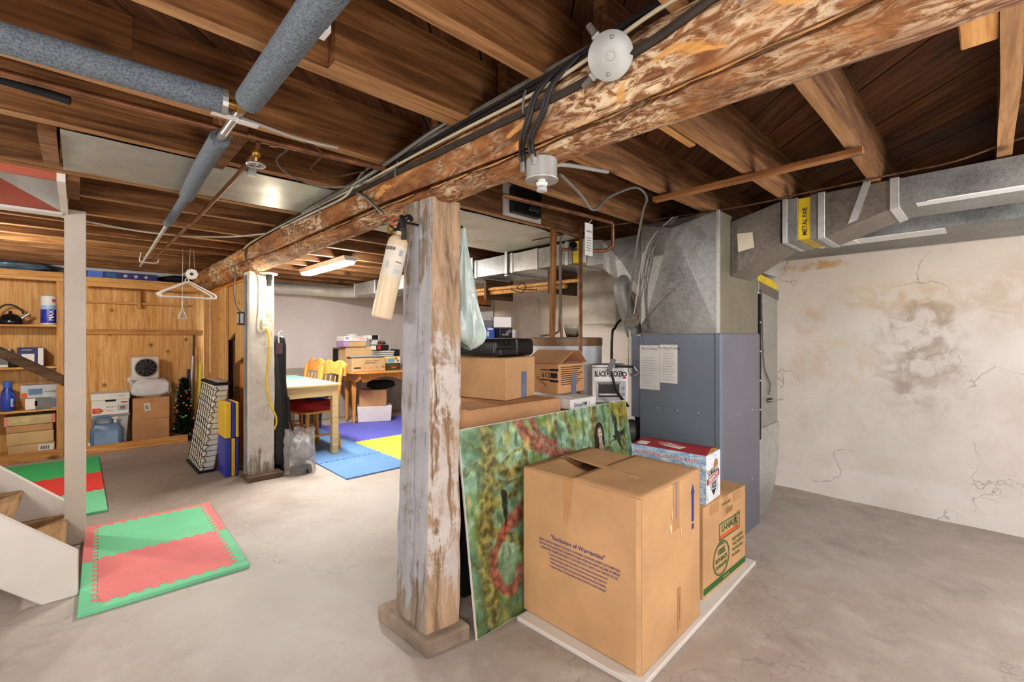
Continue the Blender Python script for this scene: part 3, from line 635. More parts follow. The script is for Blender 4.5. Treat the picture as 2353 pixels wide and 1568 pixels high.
MB().quad((-.085,.12,sm_h+.0025),(-.085,.175,sm_h+.0025),(-.03,.175,sm_h+.0076),(-.03,.12,sm_h+.0076)).build('barcode_label', m_inkw, cx)
ftext(cx, 'left', 'REFRESHING CITRUS TASTE', -.005, sm_h-.035, .027, m_inkw, bold=.045); ftext(cx, 'left', 'REFRESHING CITRUS TASTE', -.005, sm_h-.035, .027, m_inkr, lift=.0012, bold=-.004)
poly(cx, 'front', [(.0,.18),(.03,.20),(.055,.19),(.06,.165),(.0,.155)], m_cardin, 'hand_hole')
poly(cx, 'front', [(-.085,.15),(-.07,.158),(.06,.158),(.07,.145),(.045,.06),(.0,.03),(-.04,.065)], m_ltgrey, 'emblem_shadow'); 
for k in range(6): poly(cx, 'front', [(-.07+.023*k,.135),(-.06+.023*k,.16+.008*math.sin(k)),(-.05+.023*k,.135)], m_inkk, 'emblem_peak', lift=.0003)
poly(cx, 'front', [(-.09,.090),(.075,.112),(.075,.140),(-.09,.118)], m_inkr, 'emblem_band', lift=.0005); ftext(cx, 'front', 'SMIRNOFF', -.008, .115, .029, m_inkw, bold=.02, rot=8, lift=.0009)
ftext(cx, 'front', 'ICE', 0, .075, .04, m_inkk, bold=.02, lift=.0009); poly(cx, 'front', [(-.03,.055),(.03,.055),(0,.025)], m_inkk, 'emblem_tip', lift=.0006)
poly(cx, 'front', [(-.098,.165),(-.08,.160),(.0,.10),(-.02,.118),(-.09,.155)], m_torn, 'torn_strip', lift=.0014)
# ---------------------------------------------------------------- leaning jigsaw picture
pw_, ph_ = 1.37, .86
def N3(x, y, z=0, s=1): return noise.noise(Vector((x*s, y*s, z)))
def fb(x, y, z, s):
    return N3(x,y,z,s)+.5*N3(x,y,z+7,s*2.1)+.25*N3(x,y,z+13,s*4.3)+.13*N3(x,y,z+17,s*9)
def mixc(a, b, k):
    k = max(0, min(1, k)); return tuple(a[i]+(b[i]-a[i])*k for i in range(3))
def seg_d(x, y, pts):
    d = 9
    for (ax, ay), (bx, by) in zip(pts, pts[1:]):
        vx, vy = bx-ax, by-ay; t_ = max(0, min(1, ((x-ax)*vx+(y-ay)*vy)/(vx*vx+vy*vy+1e-9))); d = min(d, math.hypot(x-ax-vx*t_, y-ay-vy*t_))
    return d
def c2(p): return [(a.x, a.y) for a in sm([(q[0],q[1],0) for q in p], 6)]
TRUNKS = [(c2([(.05,.8),(.1,.76),(.16,.74)]),.004), (c2([(.02,.66),(.08,.70),(.14,.68)]),.004), (c2([(.2,.6),(.3,.58),(.45,.6),(.55,.57)]),.005), (c2([(.22,.66),(.34,.72),(.5,.7)]),.005), (c2([(.5,.5),(.58,.6),(.7,.62)]),.006), (c2([(.02,.3),(.06,.24),(.14,.2)]),.006), (c2([(1.12,.5),(1.14,.7),(1.2,.86)]),.006), (c2([(1.1,.6),(1.2,.64),(1.34,.62)]),.005), (c2([(.10,.05),(.09,.3),(.12,.5),(.16,.72),(.15,.9)]),.035), (c2([(.08,.42),(.2,.36),(.3,.3),(.32,.2)]),.018), (c2([(.16,.7),(.28,.62),(.38,.66),(.42,.8)]),.02), (c2([(.16,.62),(.26,.52),(.34,.56),(.42,.5)]),.012), (c2([(1.0,.0),(1.02,.4),(1.0,.86)]),.03), (c2([(1.28,.0),(1.27,.4),(1.30,.86)]),.022), (c2([(.75,.4),(.78,.7),(.72,.86)]),.014), (c2([(.62,.2),(.6,.5),(.66,.86)]),.012)]
RIB = [(c2([(.36,.42),(.22,.38),(.14,.30),(.13,.20),(.2,.12),(.27,.15),(.28,.20)]),.022), (c2([(.36,.46),(.25,.42),(.19,.36)]),.02), (c2([(.36,.86),(.46,.74),(.6,.66),(.72,.63)]),.03), (c2([(.46,.86),(.52,.76),(.64,.7)]),.018)]
GLOW = [(.33,.14,.05,.09),(.30,.62,.03,.05),(.42,.74,.03,.05),(.6,.8,.04,.05),(.02,.55,.02,.04),(.33,.5,.02,.04)]
WOMAN = c2([(.97,.56),(.98,.66),(1.0,.73),(1.035,.76),(1.075,.745),(1.085,.69),(1.08,.62),(1.10,.56),(1.05,.50),(.99,.50)])
BIRDS = [[(1.17,.655),(1.195,.665),(1.205,.70),(1.198,.76),(1.19,.83),(1.215,.80),(1.225,.76),(1.235,.80),(1.24,.74),(1.232,.69),(1.255,.675),(1.29,.68),(1.325,.70),(1.30,.655),(1.26,.645),(1.252,.61),(1.275,.56),(1.245,.585),(1.225,.615),(1.205,.635)], [(.205,.545),(.225,.56),(.245,.548),(.248,.50),(.238,.45),(.225,.40),(.215,.385),(.218,.42),(.212,.47),(.213,.52)]]
def inside(x, y, P):
    r = False; n = len(P)
    for i in range(n):
        a, b = P[i], P[i-1]
        if (a[1] > y) != (b[1] > y) and x < (b[0]-a[0])*(y-a[1])/(b[1]-a[1]+1e-12)+a[0]: r = not r
    return r
def paint(u, w):
    x, y = u*pw_, w*ph_
    g = fb(x, y, 0, 5); d = fb(x*.6, y, 4, 9)
    c = mixc((168,204,178), (104,152,124), .5+.9*g)
    c = mixc(c, (196,222,196), max(0, .9-abs(x-.9)*2.2)*.5+max(0,.5-abs(x-.25)*3)*.6)
    c = mixc(c, (112,134,62), max(0, d*1.3)); c = mixc(c, (70,92,52), max(0, fb(x*1.3, y*.5, 31, 22))*1.1)
    c = mixc(c, (62,84,46), max(0, (.30-y)*2.0)+max(0, -d*.8))
    c = mixc(c, (168,164,84), max(0, fb(x, y, 9, 9)-.2)*1.1)
    c = mixc(c, (180,150,40), max(0, 1-math.hypot((x-1.30)/.13, (y-.80)/.10))*1.2)
    for P, r in TRUNKS:
        k = seg_d(x+.010*N3(x,y,2,22), y+.010*N3(x,y,3,22), P)
        if k < r*1.6: c = mixc(c, mixc((84,78,40), (160,154,84), .5+1.2*fb(x, y, 6, 34)), min(.85, (r*1.6-k)/(r*.9)))
    for P, r in RIB:
        k = seg_d(x+.012*N3(x,y,12,16), y+.012*N3(x,y,13,16), P)
        if k < r*1.3: c = mixc(c, mixc((120,52,40), (190,104,88), .5+1.3*fb(x, y, 8, 30)), min(.8, (r*1.3-k)/(r*.8)))
    for gx, gy, rx, ry in GLOW:
        k = 1-math.hypot((x-gx)/rx, (y-gy)/ry)
        if k > 0: c = mixc(c, (240,206,120), k*.9)
    # dark birds among the branches
    for B_ in BIRDS:
        if B_[0][0]-.2 < x < B_[0][0]+.2 and inside(x+.004*N3(x,y,5,60), y+.004*N3(x,y,6,60), B_): c = mixc((34,40,32), (64,72,54), .5+fb(x, y, 14, 40))
    # a plain figure with long dark hair
    if inside(x, y, WOMAN): c = mixc((52,42,34), (34,26,22), .5+fb(x, y, 3, 30))
    k = math.hypot((x-1.045)/.024, (y-.695)/.036)
    if k < 1: c = mixc((212,196,172), (150,128,104), max(0, k*1.5-.6)); c = mixc(c, (70,54,44), .9 if min(math.hypot((x-1.036)/.006,(y-.70)/.004), math.hypot((x-1.056)/.006,(y-.70)/.004), math.hypot((x-1.047)/.008,(y-.676)/.003)) < 1 else 0)
    k = max(abs(x-1.045)/.016, abs(y-.645)/.03)
    if k < 1: c = (196,176,150)
    if y < .63 and abs(x-1.045) < .05*min(1, (.66-y)*12) and y > .50: c = mixc((190,168,140), (120,130,100), (.63-y)*6)
    c = tuple(max(10, min(255, q*(1+.22*fb(x, y, 20, 26)))) for q in c)
    return rgb(c)
t = NT('jigsaw_print', .45, 0, .4); va = t.nd('ShaderNodeVertexColor'); va.layer_name = 'Col'; v = t.coord((1,1,1), False)
hs = t.nd('ShaderNodeHueSaturation'); hs.inputs['Saturation'].default_value = 1.0; t.ln(va.outputs[0], hs.inputs['Color'])
ej = t.vor(v, 55, 'DISTANCE_TO_EDGE'); t.bump(t.maprange(ej, 0, .06, 0, 1), .35, .002); m_puz = t.out(hs.outputs[0])
pz = thing('jigsaw_panel', 'large glued jigsaw puzzle of a mossy fantasy forest leaning behind the cartons', 'puzzle', (1.86,1.475,0))
B0, B1, T0, T1 = Vector((1.186,1.455,.002)), Vector((2.545,1.485,.002)), Vector((1.186,1.585,.850)), Vector((2.545,1.615,.850))
nrm = (B1-B0).cross(T0-B0).normalized()
if nrm.y > 0: nrm = -nrm
def pzp(u, w, e=0): return B0.lerp(B1, u).lerp(T0.lerp(T1, u), w)+nrm*(e+.004*math.sin(math.pi*w)*0)
mb = MB()
for a, b, c_, d_ in (((0,0),(1,0),(1,1),(0,1)),): mb.add([pzp(*a),pzp(*b),pzp(*c_),pzp(*d_),pzp(*a,-.009),pzp(*b,-.009),pzp(*c_,-.009),pzp(*d_,-.009)], [(0,1,2,3),(4,7,6,5),(0,4,5,1),(1,5,6,2),(2,6,7,3),(3,7,4,0)])
mb.build('foam_backing', m_white, pz)
mb = MB(); mb.grid(lambda u, w: pzp(.003+.994*u, .003+.994*w, .0012), 330, 208, paint); mb.build('puzzle_picture', m_puz, pz)

# ---------------------------------------------------------------- stack of cartons behind the jigsaw
solo('storage_tote', 'black storage tote hidden low behind the hewn post and jigsaw', 'tote', MB().prism([(1.33,0),(2.0,0),(2.06,.60),(1.27,.60)], 'y', 1.73, 2.14), m_blackm, bev=.012, seg=2)
lb = carton('long_carton', 'long low brown carton carrying the smaller cartons beside the hewn post', 'box', (1.665,1.97), (.73,.50,.30), 0, .6, m_card2, tape=None)
decal(lb, 'front', .315, .06, .028, .05, m_paper, 'label'); MB().box(-.37,-.325,-.25,-.05,.301,.306).build('lifted_flap', m_card, lb, bev=.001)
for k in range(9): decal(lb, 'top', .18+.022*k, -.02+.008*math.sin(k*2), .016, .012, m_inkk, 'faded_stamp', rot=20*math.sin(k*3))
ca = carton('taped_carton', 'plain tan carton closed with blue grey tape on the long carton', 'box', (1.80,2.03), (.30,.36,.235), math.radians(12), .9035, m_card)
decal(ca, 'front', .03, .075, .056, .15, m_bluetape, 'blue_tape')
cl2 = carton('white_flat_box', 'flat white satellite radio box tucked behind the top edge of the jigsaw', 'box', (2.165,1.745), (.25,.17,.06), math.radians(1), .835, m_paper, flaps=False)
ftext(cl2, 'front', 'SiriusXM', -.03, .022, .034, m_inkk, bold=.004); ring(cl2, 'front', .045, .022, .010, .014, .003, m_bluebox, 14, -60, 60)
solo('brown_box', 'plain brown box under the flat white box behind the jigsaw', 'box', MB().box(2.075,2.36,1.66,1.97,0,.834), m_card2, bev=.004)
hc = carton('open_carton', 'printed carton with roof shaped open flaps in front of the water heater', 'box', (2.29,1.985), (.285,.26,.19), math.radians(3), .835+.0615, m_card2, flaps=False)
def flapq(a, b, c_, d_, nm='flap'):
    o = MB().quad(a, b, c_, d_).build(nm, m_card2, hc); md = o.modifiers.new('s','SOLIDIFY'); md.thickness = .004; return o
flapq((-.142,-.15,.19),(-.142,.15,.19),(.0,.15,.268),(.0,-.15,.268)); flapq((.142,-.15,.19),(.142,.15,.19),(.06,.15,.268),(.06,-.15,.268))
for k in range(5):
    a = -.118+.0*k; y = .12-.03*k; s_ = .55
    MB().quad((-.13,y,.1985),(-.13,y-.012,.1985),(-.02,y-.012,.2590),(-.02,y,.2590)).build('stripe_print', m_inkk, hc)
MB().quad((-.12,-.055,.2042),(-.12,-.125,.2042),(-.02,-.125,.2590),(-.02,-.055,.2590)).build('emblem_print', m_cardin, hc); MB().add([(-.09,-.07,.2209),(-.06,-.115,.2374),(-.035,-.085,.2512)], [(0,1,2)]).build('emblem_print', m_inkk, hc)
ftext(hc, 'left', '6128', .045, .115, .045, m_inkk, bold=.01); decal(hc, 'left', .045, .148, .11, .006, m_inkk, 'stripe'); decal(hc, 'left', .045, .085, .11, .006, m_inkk, 'stripe')
for s in (-1,1): decal(hc, 'left', .10, .115+.035*s, .07, .014, m_inkk, 'stripe')
decal(hc, 'left', .10, .115, .05, .03, m_inkk, 'stripe'); ftext(hc, 'left', 'FELLOWES', .0, .07, .022, m_inkk, rot=-35)
for k in range(9): decal(hc, 'front', -.012*(k%3), .165-.0135*k, .235-.03*(k%3), .005, m_inkk, 'printed_line')
decal(hc, 'front', .02, .055, .055, .13, m_bluetape, 'blue_tape', lift=.0005)
bk = thing('printer', 'black inkjet printer with rounded corners on the taped carton', 'printer', (1.80,2.05,1.14), math.radians(12))
MB().box(-.21,.21,-.16,.15,0,.105).build('body', m_black, bk, bev=.028, seg=3, smooth=True); MB().box(-.19,-.03,-.19,-.15,.012,.05).build('paper_tray', m_black, bk, bev=.006)
MB().box(.0,.006,-.168,-.158,.015,.10).build('edge_trim', m_grey, bk, bev=.001)
for k in range(3): MB().cbox((-.15+.045*k,-.165,.08),(.03,.01,.03)).build('button', m_blackm, bk, bev=.003)
def small(name, label, c, size, rz, z, mat, side=None):
    o = carton(name, label, 'box', c, size, rz, z, mat, flaps=False)
    if side: decal(o, 'left', 0, size[2]/2, size[1]*.96, size[2]*.94, side, 'side_print')
    return o
b1 = small('ink_box', 'small bright blue ink box on the black printer', (1.795,2.135), (.09,.10,.07), .15, 1.2465, m_bluebox); decal(b1, 'front', 0, .055, .05, .012, m_inkw, 'label'); decal(b1, 'front', -.02, .025, .02, .03, m_inkw, 'label')
b2 = small('cartridge_box', 'small black cartridge box with silver swirl on the black printer', (1.905,2.10), (.115,.09,.065), .1, 1.2465, m_black); decal(b2, 'front', .02, .04, .05, .02, m_grey, 'print', rot=20); ftext(b2, 'front', 'BATTERY', -.01, .02, .014, m_inkw)
small('grey_box', 'small dark grey box lying on the blue ink box', (1.815,2.14), (.085,.07,.04), .1, 1.3175, m_grey)
b4 = small('white_end_box', 'small grey box with white end standing on the cartridge box', (1.905,2.10), (.05,.12,.065), 1.2, 1.3125, m_grey, m_inkw)
small('pale_grey_box', 'pale grey and white box standing alone on the printer edge by the heater', (2.03,2.16), (.09,.09,.055), .7, 1.2465, m_ltgrey, m_inkw)
# ---------------------------------------------------------------- water heater
wh = thing('water_heater', 'white cylindrical water heater with brown top rim', 'water heater', (2.68,2.225,0))
MB().lathe([(.265,0),(.272,.01),(.272,1.205)], 48, (2.68,2.225,0)).build('tank', plain('white_enamel',(206,210,218),.3,0,.03,2), wh, smooth=True)
MB().lathe([(.276,1.19),(.276,1.245),(.26,1.25),(0.001,1.252)], 48, (2.68,2.225,0)).build('top_rim', plain('brown_enamel',(124,92,62),.4), wh, smooth=True)
solo('glass_bowl', 'clear glass bowl on top of the water heater', 'bowl', MB().lathe([(.04,1.253),(.045,1.256),(.07,1.35),(.067,1.35),(.043,1.262),(.001,1.26)], 24, (2.632,2.12,0)), (lambda t: (t.b.inputs['Transmission Weight'].__setattr__('default_value', 1.0), t.out((245,248,248)))[1])(NT('clear_glass', .05)), smooth=True)
# copper pipes of the heater
def pipe(name, label, cat, pts, r, mat, group=None, n=1, seg=10):
    return solo(name, label, cat, MB().tube(sm(pts, n) if n > 1 else pts, r, seg), mat, group, smooth=True)
wp = thing('copper_riser', 'copper water pipe rising from the heater top with a valve', 'pipe', (2.55,2.11,1.25))
MB().tube(sm([(2.535,2.14,1.253),(2.53,2.145,1.4),(2.53,2.145,1.85),(2.545,2.13,1.885),(2.62,2.06,1.888)], 4), .011, 10).build('pipe', m_cop, wp, smooth=True)
MB().ball((2.59,2.09,1.888),.02).build('valve_body', m_brass, wp, smooth=True); MB().tube([(2.58,2.075,1.90),(2.56,2.055,1.915)], .03, 14).build('valve_handle', m_black, wp, smooth=True)
pipe('copper_drain_pipe', 'tall straight copper pipe descending in front of the white water heater', 'pipe', [(2.465,1.915,0),(2.465,1.915,1.985),(2.48,1.925,2.0)], .0125, m_cop)
pipe('copper_branch_pipe', 'copper pipe along the joist turning down beside the furnace plenum', 'pipe', [(1.62,1.78,2.005),(2.3,1.72,2.005),(2.52,1.70,2.0),(2.53,1.70,1.97),(2.53,1.70,1.85),(2.5,1.73,1.82),(2.42,1.85,1.82)], .012, m_cop)
solo('wooden_prop', 'rough brown wooden upright between the heater and the ceiling', 'wood strip', MB().prism([(2.42,1.253),(2.455,1.253),(2.475,2.02),(2.43,2.02)], 'y', 2.13, 2.16), wood('brown_upright', (112,72,40), (160,110,66), (186,136,88), 'z', patch=.2), bev=.003)
pipe('grey_conduit', 'thin grey conduit curving down the wooden upright onto the heater', 'cable', [(2.54,2.08,2.0),(2.49,2.11,1.95),(2.485,2.11,1.7),(2.475,2.11,1.35),(2.46,2.13,1.28),(2.44,2.26,1.262)], .007, m_gcable, n=6)
tg = thing('paper_tag', 'white printed tag hanging on the pipes above the water heater', 'tag', (2.345,1.76,1.77))
MB().box(2.305,2.385,1.755,1.757,1.77,1.975).build('card', m_paper, tg); text('notice', .022, m_inkk, tg, (2.345,1.7535,1.925), (1,0,0), (0,0,1))
for k in range(6): MB().box(2.32,2.37,1.754,1.7545,1.80+.016*k,1.804+.016*k).build('printed_line', m_grey, tg)
MB().tube([(2.345,1.756,1.975),(2.36,1.74,2.0)], .002, 5).build('string', m_paper, tg)
bb = thing('speaker_box', 'black device on a pale plate fixed to a joist above the heater', 'device', (2.1,2.12,2.03))
MB().box(1.95,2.30,2.128,2.136,2.03,2.24).build('plate', m_plast, bb); MB().box(2.0,2.26,2.08,2.13,2.05,2.22).build('housing', m_black, bb, bev=.008); MB().tube([(2.1,2.06,2.10),(2.2,2.06,2.10)], .025, 12).build('knob', m_black, bb, smooth=True)
# wooden rack with poles behind the heater
rk = thing('pole_rack', 'two long yellow pine poles on brackets below the duct behind the water heater', 'poles', (3.0,3.0,1.7))
MB().tube([(2.95,4.1,1.735),(3.0,2.32,1.725)], .016, 10).build('pole', m_pinex, rk, smooth=True); MB().tube([(2.98,3.9,1.70),(3.02,2.5,1.69)], .02, 8).build('pole', m_pinex, rk)
MB().box(2.93,3.3,2.6,2.63,1.63,1.84).build('bracket', m_dkwood, rk); MB().box(2.93,3.3,3.45,3.48,1.63,1.84).build('bracket', m_dkwood, rk)
MB().tube(sm([(2.94,3.1,1.70),(2.93,2.95,1.66),(2.93,2.9,1.71),(2.93,2.95,1.75),(2.93,3.0,1.7),(2.92,2.75,1.67)], 6), .004, 6).build('wire_loop', m_black, rk)
gs = thing('framed_sheet', 'dark grey framed panel against the wall behind the hanging bag', 'panel', (3.55,4.3,1.2))
MB().box(3.55,3.57,4.05,4.75,1.36,1.78).build('sheet', m_grey, gs); MB().box(3.54,3.57,4.03,4.75,1.30,1.36).build('frame', m_pinex, gs); 
solo('wall_shelf', 'small wooden box shelf hung under the duct behind the plastic bag', 'shelf', MB().box(3.3,3.6,4.1,4.7,1.80,1.815).box(3.3,3.6,4.1,4.115,1.62,1.80).box(3.3,3.6,4.1,4.7,1.62,1.635).box(3.59,3.6,4.1,4.7,1.62,1.80), m_orange)

# ---------------------------------------------------------------- furnace
FX0, FX1, FY0, FY1, FH = 2.673, 3.32, 1.07, 1.59, 1.272
fu = thing('furnace', 'grey blue steel furnace cabinet with galvanized plenum on top', 'furnace', ((FX0+FX1)/2,(FY0+FY1)/2,0))
MB().box(FX0+.006,FX1-.004,FY0+.004,FY1,0,FH-.004).build('cabinet', m_cabs, fu, bev=.003)
fp_ = MB().box(FX0,FX0+.012,FY0+.035,FY1,.0,FH).build('front_panel', m_cab, fu, bev=.004); sp_ = MB().box(FX0+.03,FX1,FY0-.002,FY0+.006,.0,FH).build('side_panel', m_cabs, fu, bev=.003)
MB().box(FX0-.002,FX0+.034,FY0-.002,FY0+.03,0,FH).build('corner_channel', m_cab, fu, bev=.004)
for y in (1.2,1.33,1.46):
    for z in (FH-.04,.80): MB().ball((FX0-.001,y,z),.0055,8,6).build('screw', m_steel, fp_)
for x in (2.79,2.95,3.18):
    for z in (FH-.03,.78,.33): MB().ball((x,FY0-.003,z),.006,8,6,1.4,.6,.7).build('rivet', m_steel, sp_)
MB().box(FX0+.02,FX1-.1,FY1,FY1+.075,.72,FH-.01).build('burner_cover', m_cab, fu, bev=.003)
MB().box(FX0+.04,FX1-.1,FY1,FY1+.06,.3,.72).build('burner_bay', m_blackm, fu)
mb = MB(); mb.at((2.705,1.70,.615), math.radians(40), math.radians(90)); mb.lathe([(.03,-.05),(.075,-.045),(.08,.04),(.06,.055),(.058,.05),(.03,.052),(.028,.06),(.001,.06)], 28); mb.build('blower_motor', plain('dark_grey_motor',(74,76,80),.45), fu, smooth=True)
# plenum: cross broken sheets
px0, px1, py0, py1, pz0, pz1 = FX0+.004, FX1, FY0+.01, FY1-.01, FH, 1.985
mb = MB(); a_ = (px0-.034,(py0+py1)/2+.02,pz1-.06)
mb.add([(px0,py0,pz0),(px0,py1,pz0),(px0,py1,pz1),(px0,py0,pz1),a_,(px0-.004,(py0+py1)/2,pz0)], [(0,4,5),(5,4,1),(1,4,2),(2,4,3),(3,4,0)])
mb.build('plenum_face', m_galv, fu); MB().box(px0+.0005,px1,py0,py1,pz0,pz1).build('plenum', galv('olive_galvanized_steel',(140,136,118),.42,.5,6,.12), fu)
MB().box(px0-.004,px0+.012,py0-.004,py0+.012,pz0,pz1+.004).build('corner_seam', m_galvl, fu); MB().box(px0-.006,px1+.002,py0-.006,py1+.002,pz0-.002,pz0+.006).build('base_seam', m_galvd, fu)
for i, (y, z0, z1, h) in enumerate(((1.515,.915,1.20,.142),(1.384,.965,1.205,.115))):
    p = thing('service_sheet', ('longer','shorter')[i]+' white printed service sheet taped to the furnace front', 'paper', (FX0-.002,y,z0))
    MB().box(FX0-.004,FX0-.0025,y-h/2,y+h/2,z0,z1).build('sheet', m_paper, p)
    text(('Enviro Energy','The Rates Testing')[i], .02, m_inkk if i else m_navy, p, (FX0-.0046,y,z1-.022), (0,-1,0), (0,0,1))
    mb = MB()
    for k in range(12):
        wd_ = h*(.36-.08*((k*7)%3)); mb.box(FX0-.0047,FX0-.0045,y-wd_,y+h*.36,z0+.02+k*.0165,z0+.023+k*.0165)
    mb.build('printed_lines', m_ltgrey, p)
# armoured cable, tied rope coil and connection box at the furnace corner
def armor(pts, r=.009, n=14, seg=8):
    p = sm(pts, n); return MB().tube(p, lambda i: r*(1.0 if i%2 else .82), seg)
ac = thing('armored_cable', 'grey armored cable looping from the round box down the plenum corner', 'cable', (1.3,1.05,1.8))
armor([(1.18,1.0,1.80),(1.36,1.06,1.79),(1.5,1.10,1.765),(1.69,1.15,1.87),(1.95,1.18,1.975),(2.12,1.22,1.97),(2.22,1.30,1.93),(2.33,1.40,1.80),(2.44,1.5,1.62),(2.53,1.58,1.48),(2.60,1.63,1.36),(2.62,1.63,1.30)], .0065, 26).build('sheath', m_armor, ac, smooth=True)
armor([(2.62,1.63,1.30),(2.60,1.62,1.15),(2.60,1.62,1.03),(2.61,1.6,1.0),(2.63,1.58,1.02),(2.62,1.60,1.06)], .008, 16).build('sheath_end', m_armor, ac, smooth=True)
MB().tube([(2.61,1.60,1.06),(2.50,1.66,1.065)], .008, 8).build('support_arm', m_black, ac); mb = MB(); mb.at((2.48,1.68,1.07), .5, .4); mb.cbox((0,0,0),(.05,.03,.09)); mb.build('switch_box', m_grey, ac, bev=.003)
MB().tube(sm([(2.48,1.68,1.03),(2.52,1.66,.9),(2.60,1.63,.80)], 6), .009, 8).build('black_lead', m_black, ac)
for k in range(7):
    a = k*.9; MB().tube(sm([(2.60+.05*math.cos(a+q*1.05)*.7,1.60-.05*math.cos(a+q*1.05)*.6,1.345+.012*k*.5+.02*math.sin(a+q*1.05)) for q in range(7)], 4), .0035, 5).build('wire_coil', m_gcable, ac)
for k, dx in enumerate((0,.015,.03)):
    MB().tube(sm([(2.61+dx*.4,1.60-dx,1.36),(2.64+dx*.3,1.585-dx,1.55),(2.655,1.56-dx*2,1.75),(2.66,1.48-dx*2,1.90),(2.66,1.35-dx,1.995)], 6), .0035, 5).build('hanging_wire', m_gcable if k else m_wcable, ac)
# flue pipe
pipe('flue_pipe', 'dull grey round flue pipe slanting behind the furnace', 'pipe', [(2.85,1.73,1.27),(2.778,1.79,1.57),(2.80,1.78,1.64),(2.9,1.73,1.69)], .058, galv('dull_flue_steel',(150,152,148),.5,.4,5,.2), n=5, seg=24)
pipe('black_hose', 'thin black hose arching behind the furnace beside the heater', 'hose', [(2.94,1.98,0),(2.93,1.98,1.15),(2.98,1.98,1.33),(3.12,1.98,1.42)], .010, m_black, n=8)
# toaster oven box between heater and furnace
bd_ = carton('toaster_oven_box', 'white toaster oven box with oven picture between heater and furnace', 'box', (2.62,1.80), (.24,.14,.29), math.radians(-43), .78, m_paper, flaps=False)
ftext(bd_, 'front', 'BLACK+DECKER', -.01, .225, .05, m_inkk, 'CENTER', .03, .52); decal(bd_, 'front', 0, .27, .24, .004, m_inkk, 'printed_line')
decal(bd_, 'front', .005, .115, .20, .13, m_ltgrey, 'oven_print'); decal(bd_, 'front', -.01, .115, .14, .085, m_black, 'oven_door_print', lift=.0004); decal(bd_, 'front', -.01, .09, .13, .012, m_steel, 'oven_rack_print', lift=.0008); decal(bd_, 'front', -.01, .165, .15, .014, m_grey, 'oven_handle_print', lift=.0008)
for z in (.13,.09): ring(bd_, 'front', .085, z, .010, .010, .004, m_inkk, 16)
ring(bd_, 'front', .095, .225, .016, .016, .006, m_inkk, 18); decal(bd_, 'front', .095, .20, .02, .012, m_inkr, 'print')
decal(bd_, 'front', 0, .025, .23, .03, m_grey, 'print'); decal(bd_, 'top', 0, 0, .2, .1, m_ltgrey, 'print')
solo('cardboard_stand', 'brown carton under the toaster oven box behind the jigsaw', 'box', MB().at((2.56,1.845,0), math.radians(-43)).box(-.06,.06,-.05,.05,0,.779), m_card2, bev=.003)
# ---------------------------------------------------------------- ducts
du = thing('supply_duct', 'galvanized supply duct bending from the plenum along the ceiling with yellow collar', 'duct', (3.0,.5,1.7))
DX0, DX1 = 2.85, 3.19
def dsec(prof, nm, mat, e=0, x0=DX0, x1=DX1, par=None): return MB().prism(prof, 'x', x0-e, x1+e).build(nm, mat, par or du, bev=.0015)
dsec([(1.078,1.62),(.81,1.781),(.81,2.013),(1.078,1.947)], 'elbow', m_galvb)
for y0, y1, m, e, nm in ((.775,.80,m_galvl,.006,'cleat'),(.725,.775,m_galv,.003,'collar_frame'),(.665,.725,m_yel,-.004,'canvas_collar'),(.635,.665,m_galv,.003,'collar_frame'),(.60,.632,m_galvl,.006,'cleat')):
    dsec([(y0,1.780-e),(y1,1.780-e),(y1,2.014+e),(y0,2.014+e)], nm, m, e)
text('METAL FAB', .03, m_inkk, du, (DX0+.003,.692,1.88), (0,0,1), (0,1,0), bold=.02)
dsec([(.602,1.781),(.602,2.014),(.305,2.015),(.305,1.883)], 'riser_section', m_galvb); dsec([(.30,1.876),(.335,1.866),(.335,2.021),(.30,2.021)], 'cleat', m_galvl, .005)
dsec([(.305,1.883),(.305,2.015),(-2.2,2.015),(-2.2,1.883)], 'trunk', m_galvd)
MB().box(DX0-.003,DX0+.075,-.16,.24,1.8805,1.8825).build('white_tape', m_paper, du); MB().box(DX0-.0035,DX0-.0015,-.16,.2,1.88,1.886).build('tape_edge', m_paper, du)
mb = MB(); mb.add([(DX0-.006,.50,1.83),(DX0-.006,.46,1.845),(DX0-.006,.40,2.045),(DX0-.006,.432,2.045)], [(0,1,2,3)]); o = mb.build('hanger_strap', m_galvl, du); o.modifiers.new('s','SOLIDIFY').thickness = .003
for (y0, y1) in ((1.01,.92),): MB().add([(2.90,1.05,1.640),(2.97,1.05,1.640),(2.97,.93,1.709),(2.90,.93,1.709)], [(0,1,2,3)]).build('tape_patch', m_paper, du)
pt = thing('duct_note', 'small cream paper note stuck on the side of the supply duct', 'paper', (DX0-.003,.99,1.76)); mb = MB(); mb.add([(DX0-.003,1.035,1.76),(DX0-.003,.945,1.775),(DX0-.003,.955,1.865),(DX0-.003,1.04,1.87)], [(0,1,2,3)]); mb.build('note', plain('cream_paper',(228,218,196),.7), pt)
rd = thing('return_duct', 'wide galvanized return duct along the wall dropping behind the furnace', 'duct', (3.8,.8,0))
def rsec(prof, nm, mat, e=0, x0=3.62, x1=4.24): return MB().prism(prof, 'x', x0-e, x1+e).build(nm, mat, rd, bev=.0015)
rsec([(1.15,1.885),(-2.2,1.885),(-2.2,2.015),(1.15,2.015)], 'trunk', m_galvd)
MB().box(3.62,3.80,.18,.62,1.880,1.884).build('white_tape', m_paper, rd); MB().box(3.62,3.78,.6,.82,1.876,1.8845).build('white_tape', m_paper, rd)
def ysec(prof, nm, mat, y0=1.10, y1=1.50): return MB().prism(prof, 'y', y0, y1).build(nm, mat, rd, bev=.002)
ysec([(3.36,1.70),(3.82,1.70),(3.90,1.89),(3.36,1.89)], 'drop_top', m_galvl, 1.09, 1.5)
